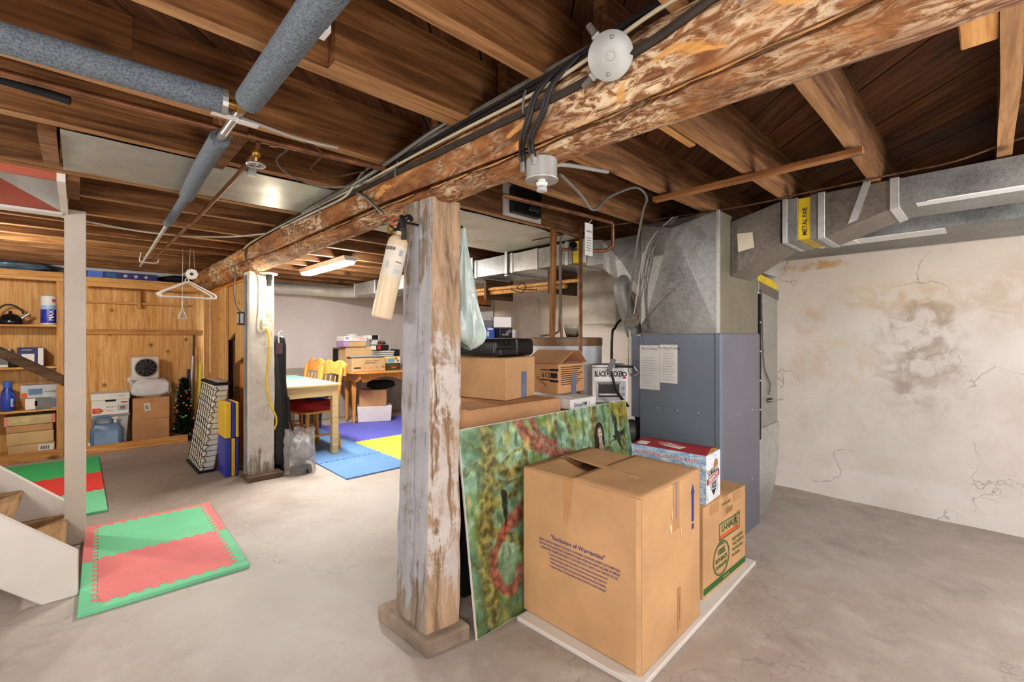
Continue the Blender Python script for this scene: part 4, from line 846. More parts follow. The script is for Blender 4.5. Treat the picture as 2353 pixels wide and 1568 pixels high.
ysec([(3.40,1.64),(3.80,1.60),(3.80,1.66),(3.40,1.70)], 'canvas_collar', m_yel, 1.105, 1.49); ysec([(3.385,1.57),(3.815,1.53),(3.815,1.60),(3.385,1.64)], 'collar_frame', m_galvb, 1.095, 1.5)
ysec([(3.39,.60),(3.80,.60),(3.80,1.54),(3.39,1.58)], 'drop', galv('grey_galvanized_drop',(168,168,162),.4,.45,6,.15), 1.1, 1.5)
ysec([(3.33,0.02),(3.45,.02),(3.6,.07),(3.72,.19),(3.79,.36),(3.81,.62),(3.39,.62),(3.33,.56)], 'boot', m_galvl, 1.09, 1.51)
MB().box(3.37,3.40,1.085,1.10,.55,1.55).build('insulation_strip', m_blackm, rd)
for z in (.75,.95,1.15,1.35): MB().box(3.372,3.398,1.083,1.086,z,z+.01).build('strip_tie', m_ltgrey, rd)
MB().tube(sm([(3.42,1.09,1.58),(3.44,1.09,1.3),(3.47,1.088,1.05),(3.6,1.09,.92),(3.58,1.09,.84)], 6), .005, 6).build('wire', m_gcable, rd); MB().tube([(3.55,1.088,.80),(3.75,1.05,.795)], .005, 6).build('damper_rod', m_steel, rd)
MB().cbox((3.60,1.09,.80),(.06,.02,.025)).build('damper_clip', m_black, rd)
fd = thing('far_duct', 'bright galvanized duct running from the plenum toward the back wall', 'duct', (3.0,3.5,1.8))
def fsec(prof, nm, mat, e=0, x0=2.78, x1=3.22): return MB().prism(prof, 'x', x0-e, x1+e).build(nm, mat, fd, bev=.0015)
mb = MB(); mb.add([(2.78,1.585,1.48),(2.78,1.95,1.75),(2.78,1.95,1.955),(2.78,1.585,1.955),(2.762,1.80,1.80)], [(0,1,4),(1,2,4),(2,3,4),(3,0,4)]); mb.build('transition_face', m_galv, fd); fsec([(1.595,1.49),(1.95,1.75),(1.95,1.955),(1.595,1.955)], 'transition', m_galvb); fsec([(1.95,1.79),(2.10,1.79),(2.10,1.99),(1.95,1.965)], 'elbow', m_galv)
for y0, y1, m, e, nm in ((2.10,2.13,m_galvl,.005,'cleat'),(2.13,2.17,m_galv,.003,'collar_frame'),(2.17,2.24,m_yel,-.003,'canvas_collar'),(2.24,2.28,m_galv,.003,'collar_frame'),(2.28,2.31,m_galvl,.006,'cleat')): fsec([(y0,1.825-e),(y1,1.825-e),(y1,1.998+e),(y0,1.998+e)], nm, m, e)
ys = [2.31,2.62,2.92,3.42,3.72,4.3,4.9,5.5,6.1]
for i in range(len(ys)-1):
    fsec([(ys[i],1.828),(ys[i+1],1.830),(ys[i+1],1.992),(ys[i],1.998)], 'duct_section', m_galvl if i%2 else m_galv); fsec([(ys[i+1]-.012,1.822),(ys[i+1]+.012,1.822),(ys[i+1]+.012,2.0),(ys[i+1]-.012,2.0)], 'cleat', m_galvl, .006)
for y in (2.97,3.46): MB().box(2.765,2.775,y,y+.03,1.80,2.03).build('hanger_strap', m_galvl, fd); MB().box(2.765,3.24,y,y+.03,1.812,1.82).build('hanger_strap', m_galvl, fd)
pipe('branch_duct', 'white round branch duct curving under the joists to the back wall', 'duct', [(2.98,6.1,1.90),(2.86,6.4,1.90),(2.70,6.62,1.915),(2.50,6.75,1.93),(2.1,6.8,1.935),(1.5,6.82,1.935)], .085*.9, plain('dull_white_duct',(206,206,202),.5,.2,.08), n=6, seg=20)
pipe('copper_wire', 'thin brown wire strung along the joists above the supply duct', 'wire', [(2.5,2.4,1.99),(2.62,1.75,2.01),(2.70,1.5,2.012),(2.8,1.0,2.015),(2.8,.62,2.022),(2.78,.40,2.02),(2.78,.25,2.02),(2.76,.1,2.018),(2.72,-.12,2.05),(2.5,-.5,2.02)], .005, m_dkwood, n=6, seg=6)

# ---------------------------------------------------------------- pipes under the left joists
ip = thing('insulated_pipe', 'foam insulated steel pipe running across under the joists', 'pipe', (.38,2.0,1.93))
MB().tube([(.385,-.8,1.955),(.372,.97,1.96),(.372,1.54,1.965)], .037, 18).build('foam_sleeve', m_foam, ip, smooth=True); MB().tube([(.37,1.5,1.965),(.368,1.95,1.965)], .013, 12).build('pipe', m_steel, ip, smooth=True)
MB().tube(sm([(.367,1.90,1.963),(.375,2.3,1.962),(.39,2.75,1.955)], 5), .032, 18).build('foam_sleeve', m_foam, ip, smooth=True); MB().tube(sm([(.39,2.75,1.958),(.398,3.1,1.962),(.403,3.55,1.962)], 4), .022, 16).build('foam_sleeve', m_foam, ip, smooth=True)
MB().tube([(.403,3.5,1.962),(.45,5.9,1.968)], .011, 10).build('pipe', m_tin, ip, smooth=True); MB().tube([(.35,1.60,1.965),(.372,1.60,1.965)], .02, 12).build('tee', m_brass, ip, smooth=True)
MB().box(.300,.37,1.655,1.685,1.95,1.953).build('pipe_strap', m_paper, ip); MB().box(.37,.43,1.655,1.685,1.946,1.949).build('pipe_strap', m_paper, ip)
MB().box(.395,.4105,1.02,1.06,1.935,1.965).build('sticker', m_paper, ip)
i2 = thing('insulated_pipe', 'thick foam sleeved pipe beside the joist ending at the crossing pipe', 'pipe', (-.5,1.6,1.93))
MB().tube([(-2.6,1.70,1.965),(-.14,1.625,1.965),(.325,1.60,1.965)], .036, 18).build('foam_sleeve', m_foam, i2, smooth=True); MB().tube([(.32,1.60,1.965),(.36,1.60,1.965)], .013, 10).build('pipe', m_brass, i2, smooth=True); MB().tube([(.312,1.601,1.965),(.327,1.60,1.965)], .0375, 18).build('end_tape', m_steel, i2)
c1 = thing('copper_pipe', 'long copper pipe lying along the joists toward the log beam', 'pipe', (0,1.9,1.98))
MB().tube([(-2.6,2.03,2.005),(.495,1.905,2.0),(1.02,1.85,2.0)], .012, 10).build('pipe', m_cop, c1, smooth=True)
for x in (.455,.53): MB().tube([(x,1.907,2.0),(x+.025,1.906,2.0)], .015, 10).build('fitting', m_cop, c1)
c2_ = thing('copper_pipe', 'copper pipe with a small gate valve running parallel to the insulated pipe', 'pipe', (.5,3.0,1.96))
MB().tube([(.492,1.905,1.99),(.492,1.93,1.96),(.505,2.3,1.962),(.512,3.2,1.965),(.495,5.5,1.97)], .010, 10).build('pipe', m_cop, c2_, smooth=True)
MB().ball((.493,1.935,1.955),.018,12,8).build('valve_body', m_brass, c2_, smooth=True); MB().tube([(.493,1.935,1.95),(.493,1.94,1.915)], .007, 8).build('valve_stem', m_brass, c2_)
mb = MB(); mb.tube([(.493+.03*math.cos(a*.3927),1.94+.03*math.sin(a*.3927),1.912) for a in range(17)], .005, 6)
for a in range(4): mb.tube([(.493,1.94,1.912),(.493+.03*math.cos(a*1.57),1.94+.03*math.sin(a*1.57),1.912)], .004, 5)
mb.build('hand_wheel', m_steel, c2_, smooth=True); MB().box(.52,.55,2.16,2.19,1.94,2.0).build('hanger_clip', m_galvl, c2_)
pipe('pipe_hook', 'white hook wire slung under the two thin pipes', 'wire', [(.41,5.3,2.02),(.40,5.3,1.95),(.42,5.3,1.935),(.50,5.3,1.935),(.53,5.3,1.945),(.535,5.3,1.975)], .005, m_wcable, n=5, seg=6)
pipe('white_cable', 'white cable stretched along the joists above the coat hangers', 'cable', [(.03,4.02,2.0),(.3,4.05,1.985),(.55,4.02,1.985),(.8,3.85,1.99),(.98,3.6,2.0)], .006, m_wcable, n=6, seg=6)
pipe('white_cable', 'white cable drooping beside the joist near the pipe crossing', 'cable', [(.1,1.70,2.01),(.28,1.70,1.985),(.42,1.72,1.98),(.6,1.76,1.985),(.75,1.80,2.01)], .006, m_wcable, n=6, seg=6)
pipe('brown_cable', 'thin brown cable stapled along the joist above the copper pipe', 'cable', [(-.9,1.84,2.02),(-.2,1.79,2.018),(.05,1.76,2.016),(.3,1.79,2.01),(.42,1.75,2.0),(.7,1.85,2.0),(.72,2.0,1.97),(.85,2.05,1.985),(.96,1.98,2.02)], .004, m_dkwood, n=6, seg=6)
pipe('thin_grey_cable', 'thin grey cable drooping from the copper pipe toward the beam bundle', 'cable', [(.62,1.98,2.02),(.60,2.06,1.99),(.68,2.12,1.96),(.82,2.1,1.94),(.95,1.95,1.955),(1.0,1.7,1.99)], .004, m_gcable, n=6, seg=6)

# ---------------------------------------------------------------- cables and boxes on the log beam
def bp(y, deg, e=.008):
    th = math.radians(deg); return (BX+(BR+e)*math.cos(th), y, BZ+.004+(BR+e)*math.sin(th))
def bcable(nm, label, pts, r, mat, seg=7, n=6): return pipe(nm, label, 'cable', [bp(*p) for p in pts], r, mat, n=n, seg=seg)
bcable('black_cable', 'thick black cable in the bundle curving up over the large round box', [(-.6,132,.02),(.2,128,.02),(.45,134,.03),(.62,140,.03),(.85,150,.02),(1.05,146,.02),(1.4,150,.02),(2.0,152,.014),(2.6,150,.014),(3.2,148,.02),(3.9,150,.02),(4.3,165,.012)], .008, m_cable)
bcable('black_cable', 'black cable lying beside the thick one in the beam bundle', [(-.6,134,.012),(.3,132,.012),(.62,146,.02),(.85,154,.012),(1.3,155,.012),(1.9,158,.012),(2.8,154,.01),(3.6,152,.012),(4.2,160,.01)], .0065, m_cable)
bcable('grey_dusty_cable', 'wide dusty grey cable along the top of the beam bundle', [(.72,142,.02),(1.0,144,.024),(1.4,146,.024),(2.0,147,.02),(2.7,146,.018),(3.4,145,.016),(4.1,150,.012)], .011, m_gcable)
bcable('dark_flat_cable', 'dark brown cable stapled along the lower face of the beam', [(-.6,168,.008),(.1,164,.008),(.35,160,.01),(.55,176,.008),(.8,184,.009),(1.1,182,.009),(1.5,178,.009),(2.0,172,.009),(2.6,164,.009),(3.2,160,.009)], .012, plain('brown_black_cable',(52,44,38),.7,0,.2,20))
bcable('cream_cable', 'thin cream cable threading the beam bundle past the round box', [(-.5,150,.008),(.25,152,.01),(.5,150,.03),(.72,160,.02),(.95,166,.014),(1.3,166,.02),(1.7,165,.02),(2.2,164,.018),(2.8,160,.018),(3.4,156,.02),(4.0,158,.02),(4.25,166,.015)], .0055, plain('cream_cable_sheath',(206,192,162),.55,0,.1))
ar = thing('flexible_conduit', 'ribbed steel flexible conduit lying in the beam bundle', 'cable', (1.0,1.8,2.0)); armor([bp(*p) for p in ((1.32,130,.034),(1.5,142,.038),(1.75,154,.036),(2.1,160,.03),(2.5,158,.028),(2.9,154,.02))], .011, 30).build('conduit', m_armor, ar, smooth=True)
a2 = thing('flexible_conduit', 'short ribbed conduit reaching from the bundle to the extinguisher hook', 'cable', (.98,1.9,1.9)); armor([(BX-.14,2.35,2.0),(1.0,2.22,1.985),(.985,2.05,1.92),(.975,1.85,1.80)], .008, 22).build('conduit', m_armor, a2, smooth=True)
bcable('white_cable', 'white cable strapped over the bundle and dropping across it', [(2.05,118,.04),(2.1,140,.035),(2.15,165,.03),(2.3,172,.014),(2.7,168,.012),(3.3,162,.012)], .006, m_wcable)
for y in (.35,.98,1.75,2.6,3.1):
    o = solo('cable_staple', 'metal strap holding the cables to the log beam', 'strap', MB().tube([bp(y,a,.019) for a in (186,176,166,156)], .004, 5), m_steel, 'cable straps on the beam')
def disc_box(name, label, c, n, r, h):
    o = thing(name, label, 'junction box', tuple(c)); M_ = Vector((0,0,1)).rotation_difference(Vector(n)).to_matrix().to_4x4(); T = Matrix.Translation(c) @ M_
    return o, T
JC = Vector((.965,.655,1.955)); JN = Vector((-.78,-.42,-.46)).normalized()
o, T = disc_box('round_junction_box', 'large round grey junction box with flat cover on the log beam', JC-JN*.02, JN, .05, .04)
mb = MB(); mb.M = T; mb.lathe([(.047,-.03),(.052,-.022),(.052,.026)], 32); mb.build('can', m_tin, o, smooth=True)
mb = MB(); mb.M = T; mb.lathe([(.055,.026),(.056,.028),(.056,.031),(.055,.032),(.011,.032),(.010,.0345),(.001,.035)], 36); mb.build('cover', m_tin, o, smooth=True)
for a in (.35,3.45):
    mb = MB(); mb.M = T; mb.ball((.04*math.cos(a),.04*math.sin(a),.033),.005,8,6); mb.build('screw', m_steel, o)
for a in (1.1,4.2,2.7):
    mb = MB(); mb.M = T @ Matrix.Rotation(a,4,'Z'); mb.box(.048,.068,-.012,.012,-.02,.012); mb.build('clamp', m_steel, o, bev=.003); mb = MB(); mb.M = T @ Matrix.Rotation(a,4,'Z'); mb.tube([(.066,0,-.004),(.095,0,-.014)], .009, 8); mb.build('connector', m_gcable, o)
KC = Vector((1.085,1.0,1.76))
o = thing('ceiling_lampholder', 'round steel box with white porcelain pull lampholder under the beam', 'junction box', tuple(KC))
MB().lathe([(.050,0),(.050,.062),(.045,.066),(.001,.066)], 36, KC).build('can', m_tin, o, smooth=True); MB().lathe([(.001,-.004),(.053,-.004),(.054,.0),(.05,.002)], 36, KC).build('cover', m_tin, o, smooth=True)
MB().lathe([(.012,-.026),(.017,-.024),(.019,-.014),(.012,-.010),(.012,-.004)], 20, KC+Vector((-.008,-.008,0))).build('porcelain_holder', plain('white_porcelain',(220,218,212),.3), o, smooth=True); MB().lathe([(.013,-.042),(.017,-.040),(.016,-.030),(.010,-.026)], 20, KC+Vector((-.008,-.008,0))).build('holder_tip', m_ltgrey, o, smooth=True)
for dy, dx in ((.055,-.028),(-.012,-.048)): MB().cbox(KC+Vector((dx,dy,.05)),(.02,.02,.035)).build('connector', m_steel, o, bev=.004)
for k, (yy, dx, dy) in enumerate(((.90,-.028,.055),(.84,-.05,-.012))):
    for q in (-.0075,.0075):
        pipe('black_drop_cable', 'black cable of the pair draped over the beam to the lampholder '+('rear','front')[k]+' connector', 'cable', [bp(yy-.06+q,150,.026),bp(yy+.02+q,172,.024),bp(yy+.06+q,196,.022),bp(.97+dy*.6+q,214,.022),(KC.x+dx-.012,KC.y+dy*.9+q,KC.z+.09),(KC.x+dx,KC.y+dy+q,KC.z+.055)], .0055, m_cable, 'paired cables to the lampholder', n=6, seg=7)
pipe('steel_conduit', 'straight grey conduit running under the joist from the lampholder', 'conduit', [(1.14,1.02,1.80),(1.25,1.06,1.87),(1.70,1.17,1.985)], .008, m_tin, n=4)

# ---------------------------------------------------------------- fire extinguisher and bag on the hewn post
E0, E1 = Vector((.916,1.752,1.334)), Vector((.972,1.717,1.645)); ax = (E1-E0).normalized(); L = (E1-E0).length
fe = thing('fire_extinguisher', 'cream fire extinguisher with black handle hanging tilted on the hewn post', 'fire extinguisher', tuple(E0))
T = Matrix.Translation(E0) @ Vector((0,0,1)).rotation_difference(ax).to_matrix().to_4x4()
mb = MB(); mb.M = T; mb.lathe([(.035,-.004),(.041,0),(.0425,.006),(.0425,L-.01),(.040,L+.012),(.030,L+.028),(.017,L+.036),(.017,L+.05)], 36); mb.build('cylinder', plain('cream_enamel',(224,202,168),.32,0,.04,3), fe, smooth=True)
mb = MB(); mb.M = T; mb.lathe([(.0429,L-.145),(.0430,L-.14),(.0430,L-.02),(.0429,L-.015)], 36); mb.build('paper_label', plain('pale_label',(226,218,204),.5), fe, smooth=True)
def on_cyl(a, z, e=.0436): return T @ Vector((e*math.cos(a), e*math.sin(a), z))
vd = (Vector((0,0,1.5))-E0).normalized(); loc = T.inverted().to_3x3() @ vd; a0 = math.atan2(loc.y, loc.x)
def cyl_patch(a1, a2_, z1, z2, mat, nm):
    mb = MB(); mb.grid(lambda u, w: on_cyl(a0+a1+(a2_-a1)*u, z1+(z2-z1)*w), 8, 1); return mb.build(nm, mat, fe)
cyl_patch(.35,.75,L-.055,L-.03,m_ltgrey,'printed_block'); cyl_patch(.2,.8,L-.085,L-.08,m_grey,'printed_line'); cyl_patch(.2,.8,L-.10,L-.096,m_ltgrey,'printed_line'); cyl_patch(.2,.8,L-.13,L-.11,m_ltgrey,'printed_block'); cyl_patch(-.75,-.4,L-.115,L-.085,m_ltgrey,'printed_block')
q0 = on_cyl(a0-.6, L-.032, .045); text('KIDDE', .018, m_inkk, fe, q0, (T.to_3x3() @ Vector((-math.sin(a0-.6), math.cos(a0-.6), 0))), ax, bold=.03)
mb = MB(); mb.M = T; mb.cbox((0,0,L+.07),(.032,.032,.045)); mb.build('valve_body', m_black, fe, bev=.006)
H = (rt0 := Vector((.724,-.69,0))); fw0 = Vector((.69,.724,0))
top = E1+ax*.06
MB().tube(sm([top+Vector((0,0,.03)), top+H*.012+Vector((0,0,.045))-fw0*.03, top+H*.022+Vector((0,0,.0))-fw0*.04, top+H*.022+Vector((0,0,-.05))-fw0*.04], 5), lambda i: .011, 8).build('lever', m_black, fe, smooth=True)
MB().tube(sm([top+Vector((0,0,.025)), top+H*.03+Vector((0,0,.055)), top+H*.045+Vector((0,0,.04))], 4), .011, 8).build('carry_handle', m_black, fe, smooth=True)
mb = MB(); mb.M = Matrix.Translation(top-H*.042-fw0*.012) @ Vector((0,0,1)).rotation_difference(-H*.8-fw0*.7).to_matrix().to_4x4(); mb.lathe([(.018,-.008),(.02,.004),(.017,.008),(.001,.008)], 20); mb.build('gauge', m_brass, fe, smooth=True)
MB().tube([top-H*.04, top], .007, 8).build('gauge_stem', m_black, fe)
MB().tube([top-H*.02+Vector((.0,0,.035))+H*.016*math.cos(k*.524)+Vector((0,0,.016*math.sin(k*.524))) for k in range(13)], .003, 6).build('pull_pin', plain('orange_red_plastic',(214,72,40),.45), fe)
MB().tube([top+H*.02+Vector((0,0,.03)), Vector((1.06,1.70,1.735))], .005, 6).build('wall_hook', m_black, fe)
# pale plastic bag hanging on the post nail
bgm = NT('pale_green_bag_film', .28, 0, .6); _v = bgm.coord(); _n = bgm.noise(_v, 9, 5); bgm.bump(_n, .5, .02); bgm.b.inputs['Transmission Weight'].default_value = .15; m_bag = bgm.out(bgm.ramp(_n, [(.3,(186,208,206)),(.7,(222,236,232))]))
def bagpt(u, w):
    th = 2*math.pi*u; z = 1.745-.535*w
    rr = .006+.112*(w**1.25); 
    if w > .84: rr *= math.sqrt(max(.02, 1-((w-.84)/.165)**2))
    f = 1+.20*math.sin(9*th+3*w)*(1-w*.45)+.08*math.sin(17*th-2*w)+.14*noise.noise(Vector((math.cos(th)*2, math.sin(th)*2, w*4)))
    return (1.262+.045*w+rr*f*math.cos(th)*.95, 1.64+.055*w+rr*f*math.sin(th)*.8, z-.02*math.cos(th)*w)
mb = MB(); mb.grid(bagpt, 64, 50); solo('plastic_bag', 'pale green plastic bag hanging from a nail on the hewn post', 'bag', mb, m_bag, smooth=True)
# ---------------------------------------------------------------- lamps of the far room
def emis(name, c, k):
    t = NT(name, .4); t.b.inputs['Emission Color'].default_value = rgb(c); t.b.inputs['Emission Strength'].default_value = k; return t.out(c)
ft = thing('fluorescent_light', 'glowing white fluorescent fixture under the joists above the birch table', 'lamp', (1.86,4.76,2.02))
MB().prism([(1.79,2.02),(1.93,2.02),(1.915,1.975),(1.805,1.975)], 'y', 4.16, 5.36).build('housing', m_white, ft, bev=.002)
MB().prism([(1.805,1.975),(1.915,1.975),(1.905,1.950),(1.815,1.950)], 'y', 4.19, 5.33).build('diffuser', emis('fluorescent_glow', (255,250,242), 85), ft)
bl = thing('light_bulb', 'bare glowing bulb in a socket at the top of the white post', 'lamp', (1.20,4.33,1.80))
MB().lathe([(.075,1.80),(.08,1.806),(.075,1.815),(.001,1.815)], 24, (1.2,4.36,0)).build('porcelain_plate', m_white, bl, smooth=True); MB().lathe([(.018,1.70),(.02,1.75),(.026,1.76),(.026,1.80)], 20, (1.205,4.34,0)).build('socket', m_blackm, bl, smooth=True)
MB().ball((1.205,4.34,1.662),.031,20,14,1,1,1.15).build('bulb', emis('bulb_glow', (255,236,205), 12), bl, smooth=True)
L_ = lamp('bulb_point_light', (1.205,4.27,1.64), 2.5, (1,.86,.66), .05); L_.parent = None
# ---------------------------------------------------------------- on the white post
ol = thing('wall_outlet', 'ivory duplex outlet on the spalled white post', 'outlet', (1.193,4.42,1.31))
MB().box(1.163,1.223,4.405,4.428,1.30,1.415).build('box', plain('ivory_plastic',(216,206,180),.45), ol, bev=.005)
for z in (1.335,1.38): MB().lathe([(.019,0),(.019,.004),(.001,.004)], 18).at() if False else MB().at((1.193,4.406,z), 0, math.radians(90)).lathe([(.019,0),(.019,.004),(.001,.005)], 18).build('receptacle', m_white, ol)
pipe('extension_cord', 'yellow extension cord hanging from the outlet down the white post', 'cord', [(1.195,4.395,1.335),(1.205,4.385,1.30),(1.222,4.40,1.17),(1.21,4.41,1.0),(1.205,4.41,.88),(1.21,4.41,.76),(1.24,4.41,.64),(1.275,4.40,.55),(1.28,4.40,.48),(1.262,4.40,.43)], .0075, plain('yellow_cord',(232,192,40),.5), n=6)
pipe('white_conduit', 'white cable sheath stapled down the front of the white post', 'cable', [(1.10,4.30,1.86),(1.135,4.40,1.80),(1.15,4.42,1.73),(1.148,4.42,1.5),(1.138,4.42,1.38),(1.14,4.42,1.32),(1.17,4.42,1.29)], .011, m_offw, n=6)
pipe('brown_cable', 'brown cable wrapped over the log above the white post', 'cable', [bp(4.18,150,.01),bp(4.2,190,.012),bp(4.24,220,.012),(1.11,4.33,1.80),(1.2,4.37,1.795)], .008, m_dkwood, n=6)
tb = thing('power_adapter', 'small grey labelled power adapter hanging beside the white post', 'adapter', (1.04,4.56,1.37))
MB().box(1.016,1.056,4.525,4.60,1.36,1.475).build('case', m_black, tb, bev=.004); MB().box(1.0145,1.0155,4.535,4.59,1.375,1.46).build('rating_label', m_ltgrey, tb); MB().box(1.025,1.05,4.5235,4.5245,1.375,1.46).build('rating_label', m_ltgrey, tb)
MB().tube(sm([(1.036,4.56,1.475),(1.01,4.58,1.52),(.995,4.60,1.62),(.995,4.62,1.72),(1.02,4.66,1.82),(1.0,4.7,1.93)], 6), .006, 6).build('cord', m_gcable, tb)
# ---------------------------------------------------------------- hangers and pull ring
for i, (dx, rz, lab) in enumerate(((0,0,'white plastic coat hanger hanging in front of the closet'),(-.015,.12,'coat hanger turned askew behind the straight white hanger'))):
    h = thing('coat_hanger', lab, 'hanger', (.705+dx,4.88+.06*i,1.74), rz)
    MB().tube(sm([(-.185,0,-.135),(-.20,0,-.12),(-.19,0,-.10),(-.02,0,-.005),(0,0,.0),(.02,0,-.005),(.19,0,-.10),(.20,0,-.12),(.185,0,-.135),(0,0,-.135),(-.185,0,-.135)], 5), .0075, 8).build('frame', m_white, h, smooth=True)
    MB().tube(sm([(0,0,-.002),(.0,0,.03),(.022,0,.05),(.018,0,.075),(-.004,0,.083),(-.022,0,.068)], 5), .005, 8).build('hook', m_white, h, smooth=True)
pr = thing('pull_ring', 'pale triangular pull handle on a string below the hangers', 'handle', (.66,4.9,1.42))
MB().tube(sm([(.66,4.9,1.50),(.635,4.9,1.43),(.64,4.9,1.415),(.68,4.9,1.415),(.685,4.9,1.43),(.66,4.9,1.50)], 3), .006, 7).build('handle', m_ltgrey, pr); MB().tube([(.66,4.9,1.50),(.66,4.9,1.60)], .005, 6).build('stem', m_ltgrey, pr); MB().tube([(.66,4.9,1.6),(.665,4.9,2.03)], .0015, 4).build('string', m_wcable, pr)
cd = thing('cord_pulley', 'white eight sided plastic pulley hanging on a string above the hangers', 'pulley', (.725,4.86,1.80))
mb = MB(); mb.at((.725,4.86,1.81), math.radians(-20), math.radians(90)); mb.lathe([(.014,-.012),(.046,-.012),(.05,0),(.046,.012),(.014,.012),(.012,0)], 8); mb.build('wheel', m_white, cd); mb = MB(); mb.at((.725,4.86,1.81), math.radians(-20), math.radians(90)); mb.lathe([(.012,-.0125),(.013,.0135),(.001,.0135)], 12); mb.build('hole', m_black, cd)
for s in (-1,1): MB().tube([(.725+.02*s,4.86,1.855),(.725+.012*s,4.86,2.03)], .0018, 4).build('string', m_wcable, cd)
# ---------------------------------------------------------------- closet contents
def barcode(o, f, u, v, w, h, rot=0):
    decal(o, f, u, v, w, h, m_paper, 'label', rot)
    for k in range(5): decal(o, f, u-w*.3+w*.12*k, v, w*.06, h*.6, m_inkk, 'barcode_bar', rot, .0004)
g = 'stacked cartons in the closet'
o = carton('shipping_carton', 'lower brown carton of the pair in the closet', 'box', (.612,6.87), (.335,.30,.305), 0, 0, m_card2, g, tape=None); decal(o, 'front', 0, .27, .055, .07, m_tape, 'tape')
o = carton('shipping_carton', 'upper brown carton of the pair in the closet bearing a barcode label', 'box', (.612,6.87), (.335,.30,.245), .02, .3055, m_card2, g); decal(o, 'front', 0, .22, .055, .05, m_tape, 'tape'); barcode(o, 'front', -.04, .14, .055, .09, 8)
def blob(c, r, nx=40, ny=24, amp=.14, sq=1.0, seed=0, fl=True):
    def f(u, w):
        th = 2*math.pi*u; ph = math.pi*(w-.5); k = 1+amp*noise.noise(Vector((math.cos(th)*2+seed, math.sin(th)*2, ph*2)))+amp*.5*noise.noise(Vector((math.cos(th)*6+seed, math.sin(th)*6, ph*5)))
        e = 1/sq; cs = lambda a: math.copysign(abs(math.cos(a))**e, math.cos(a)); sn = lambda a: math.copysign(abs(math.sin(a))**e, math.sin(a))
        z = c[2]+r[2]*sn(ph)*k
        return (c[0]+r[0]*cs(ph)*cs(th)*k, c[1]+r[1]*cs(ph)*sn(th)*k, max(z, c[2]-r[2]) if fl else z)
    mb = MB(); mb.grid(f, nx, ny); return mb
mb = blob((.625,6.87,.655), (.19,.14,.105), amp=.12, sq=1.8); o = solo('white_bag', 'white plastic shopping bag stuffed full on the upper brown carton', 'bag', mb, plain('white_bag_film',(222,222,230),.4,0,.05,6,.4), smooth=True)
MB().tube(sm([(.46,6.80,.70),(.42,6.79,.76),(.44,6.79,.775),(.52,6.8,.76)], 5), lambda i: .012+.012*math.sin(i*.2), 6).build('bag_handle', MATS['white_bag_film'], o, smooth=True)
fa = thing('box_fan', 'white square fan with black round front on the stuffed bag', 'fan', (.565,6.85,.762), .12)
MB().box(-.13,.13,-.06,.06,.0,.265).build('housing', m_white, fa, bev=.025, seg=3, smooth=True)
mb = MB(); mb.at((0,-.058,.135), 0, math.radians(90)); mb.lathe([(.112,-.004),(.114,.006),(.106,.012),(.10,.006)], 36); mb.build('bezel', m_ltgrey, fa, smooth=True); mb = MB(); mb.at((0,-.056,.135), 0, math.radians(90)); mb.lathe([(.104,0),(.10,.012),(.03,.016),(.026,.024),(.001,.026)], 36); mb.build('grille', m_black, fa, smooth=True)
for k in range(10):
    a = k*.628; MB().tube([(.028*math.cos(a),-.0735,.135+.028*math.sin(a)),(.06*math.cos(a+.35),-.072,.135+.06*math.sin(a+.35)),(.098*math.cos(a+.5),-.068,.135+.098*math.sin(a+.5))], .002, 4).build('spiral_rib', m_grey, fa)
tu = thing('storage_tub', 'pale grey plastic tub under the white archive box', 'tub', (.26,6.885,0), 0); MB().prism([(-.13,0),(.13,0),(.155,.39),(-.155,.39)], 'y', -.125, .125).build('tub', m_ltgrey, tu, bev=.012, seg=2); MB().box(-.165,.165,-.13,.13,.365,.395).build('rim', m_ltgrey, tu, bev=.005)
xb = thing('archive_box', 'white archive box with red printing on the pale tub', 'box', (.262,6.87,.3955), -.03); xb['w'], xb['d'], xb['h'] = .31, .30, .20
MB().box(-.155,.155,-.15,.15,0,.19).build('body', m_paper, xb, bev=.003); MB().prism([(-.163,.165),(.163,.165),(.163,.235),(-.163,.235)], 'y', -.158, .158).build('lid', m_paper, xb, bev=.004)
decal(xb, 'front', 0, .155, .09, .022, m_blackm, 'hand_hole'); poly(xb, 'front', [(-.15,.02),(-.09,.02),(-.055,.048),(-.09,.078),(-.15,.078)], flat('orange_red_ink',(222,72,44),.7), 'arrow_print')
ftext(xb, 'front', 'letter', -.105, .06, .018, m_inkw); ftext(xb, 'front', 'size', -.105, .036, .018, m_inkw); decal(xb, 'front', .115, .13, .06, .013, m_inkr, 'print'); frame_print(xb, 'front', .10, .072, .08, .055, .004, m_inkk); decal(xb, 'front', .10, .072, .05, .035, m_grey, 'print')
ftext(xb, 'front', 'Office Box', .0, .085, .018, m_inkk); decal(xb, 'front', -.01, .045, .06, .005, m_inkr, 'print'); text('XEROX', .018, m_inkr, xb, (.09,-.1592,.205), (1,0,0), (0,0,1)); 
ju = thing('water_jug', 'translucent blue rectangular water jug on the closet floor', 'jug', (.222,6.71,.0), 0)
jm = NT('blue_translucent_plastic', .25, 0, .5); jm.b.inputs['Transmission Weight'].default_value = .35; m_jug = jm.out((110,142,186))
jy = .034
mb = MB(); mb.prism([(-.125,.0),(.125,.0),(.135,.08),(.132,.25),(.10,.305),(-.10,.305),(-.132,.25),(-.135,.08)], 'y', -jy, jy); mb.build('tank', m_jug, ju, bev=.015, seg=2, smooth=True)
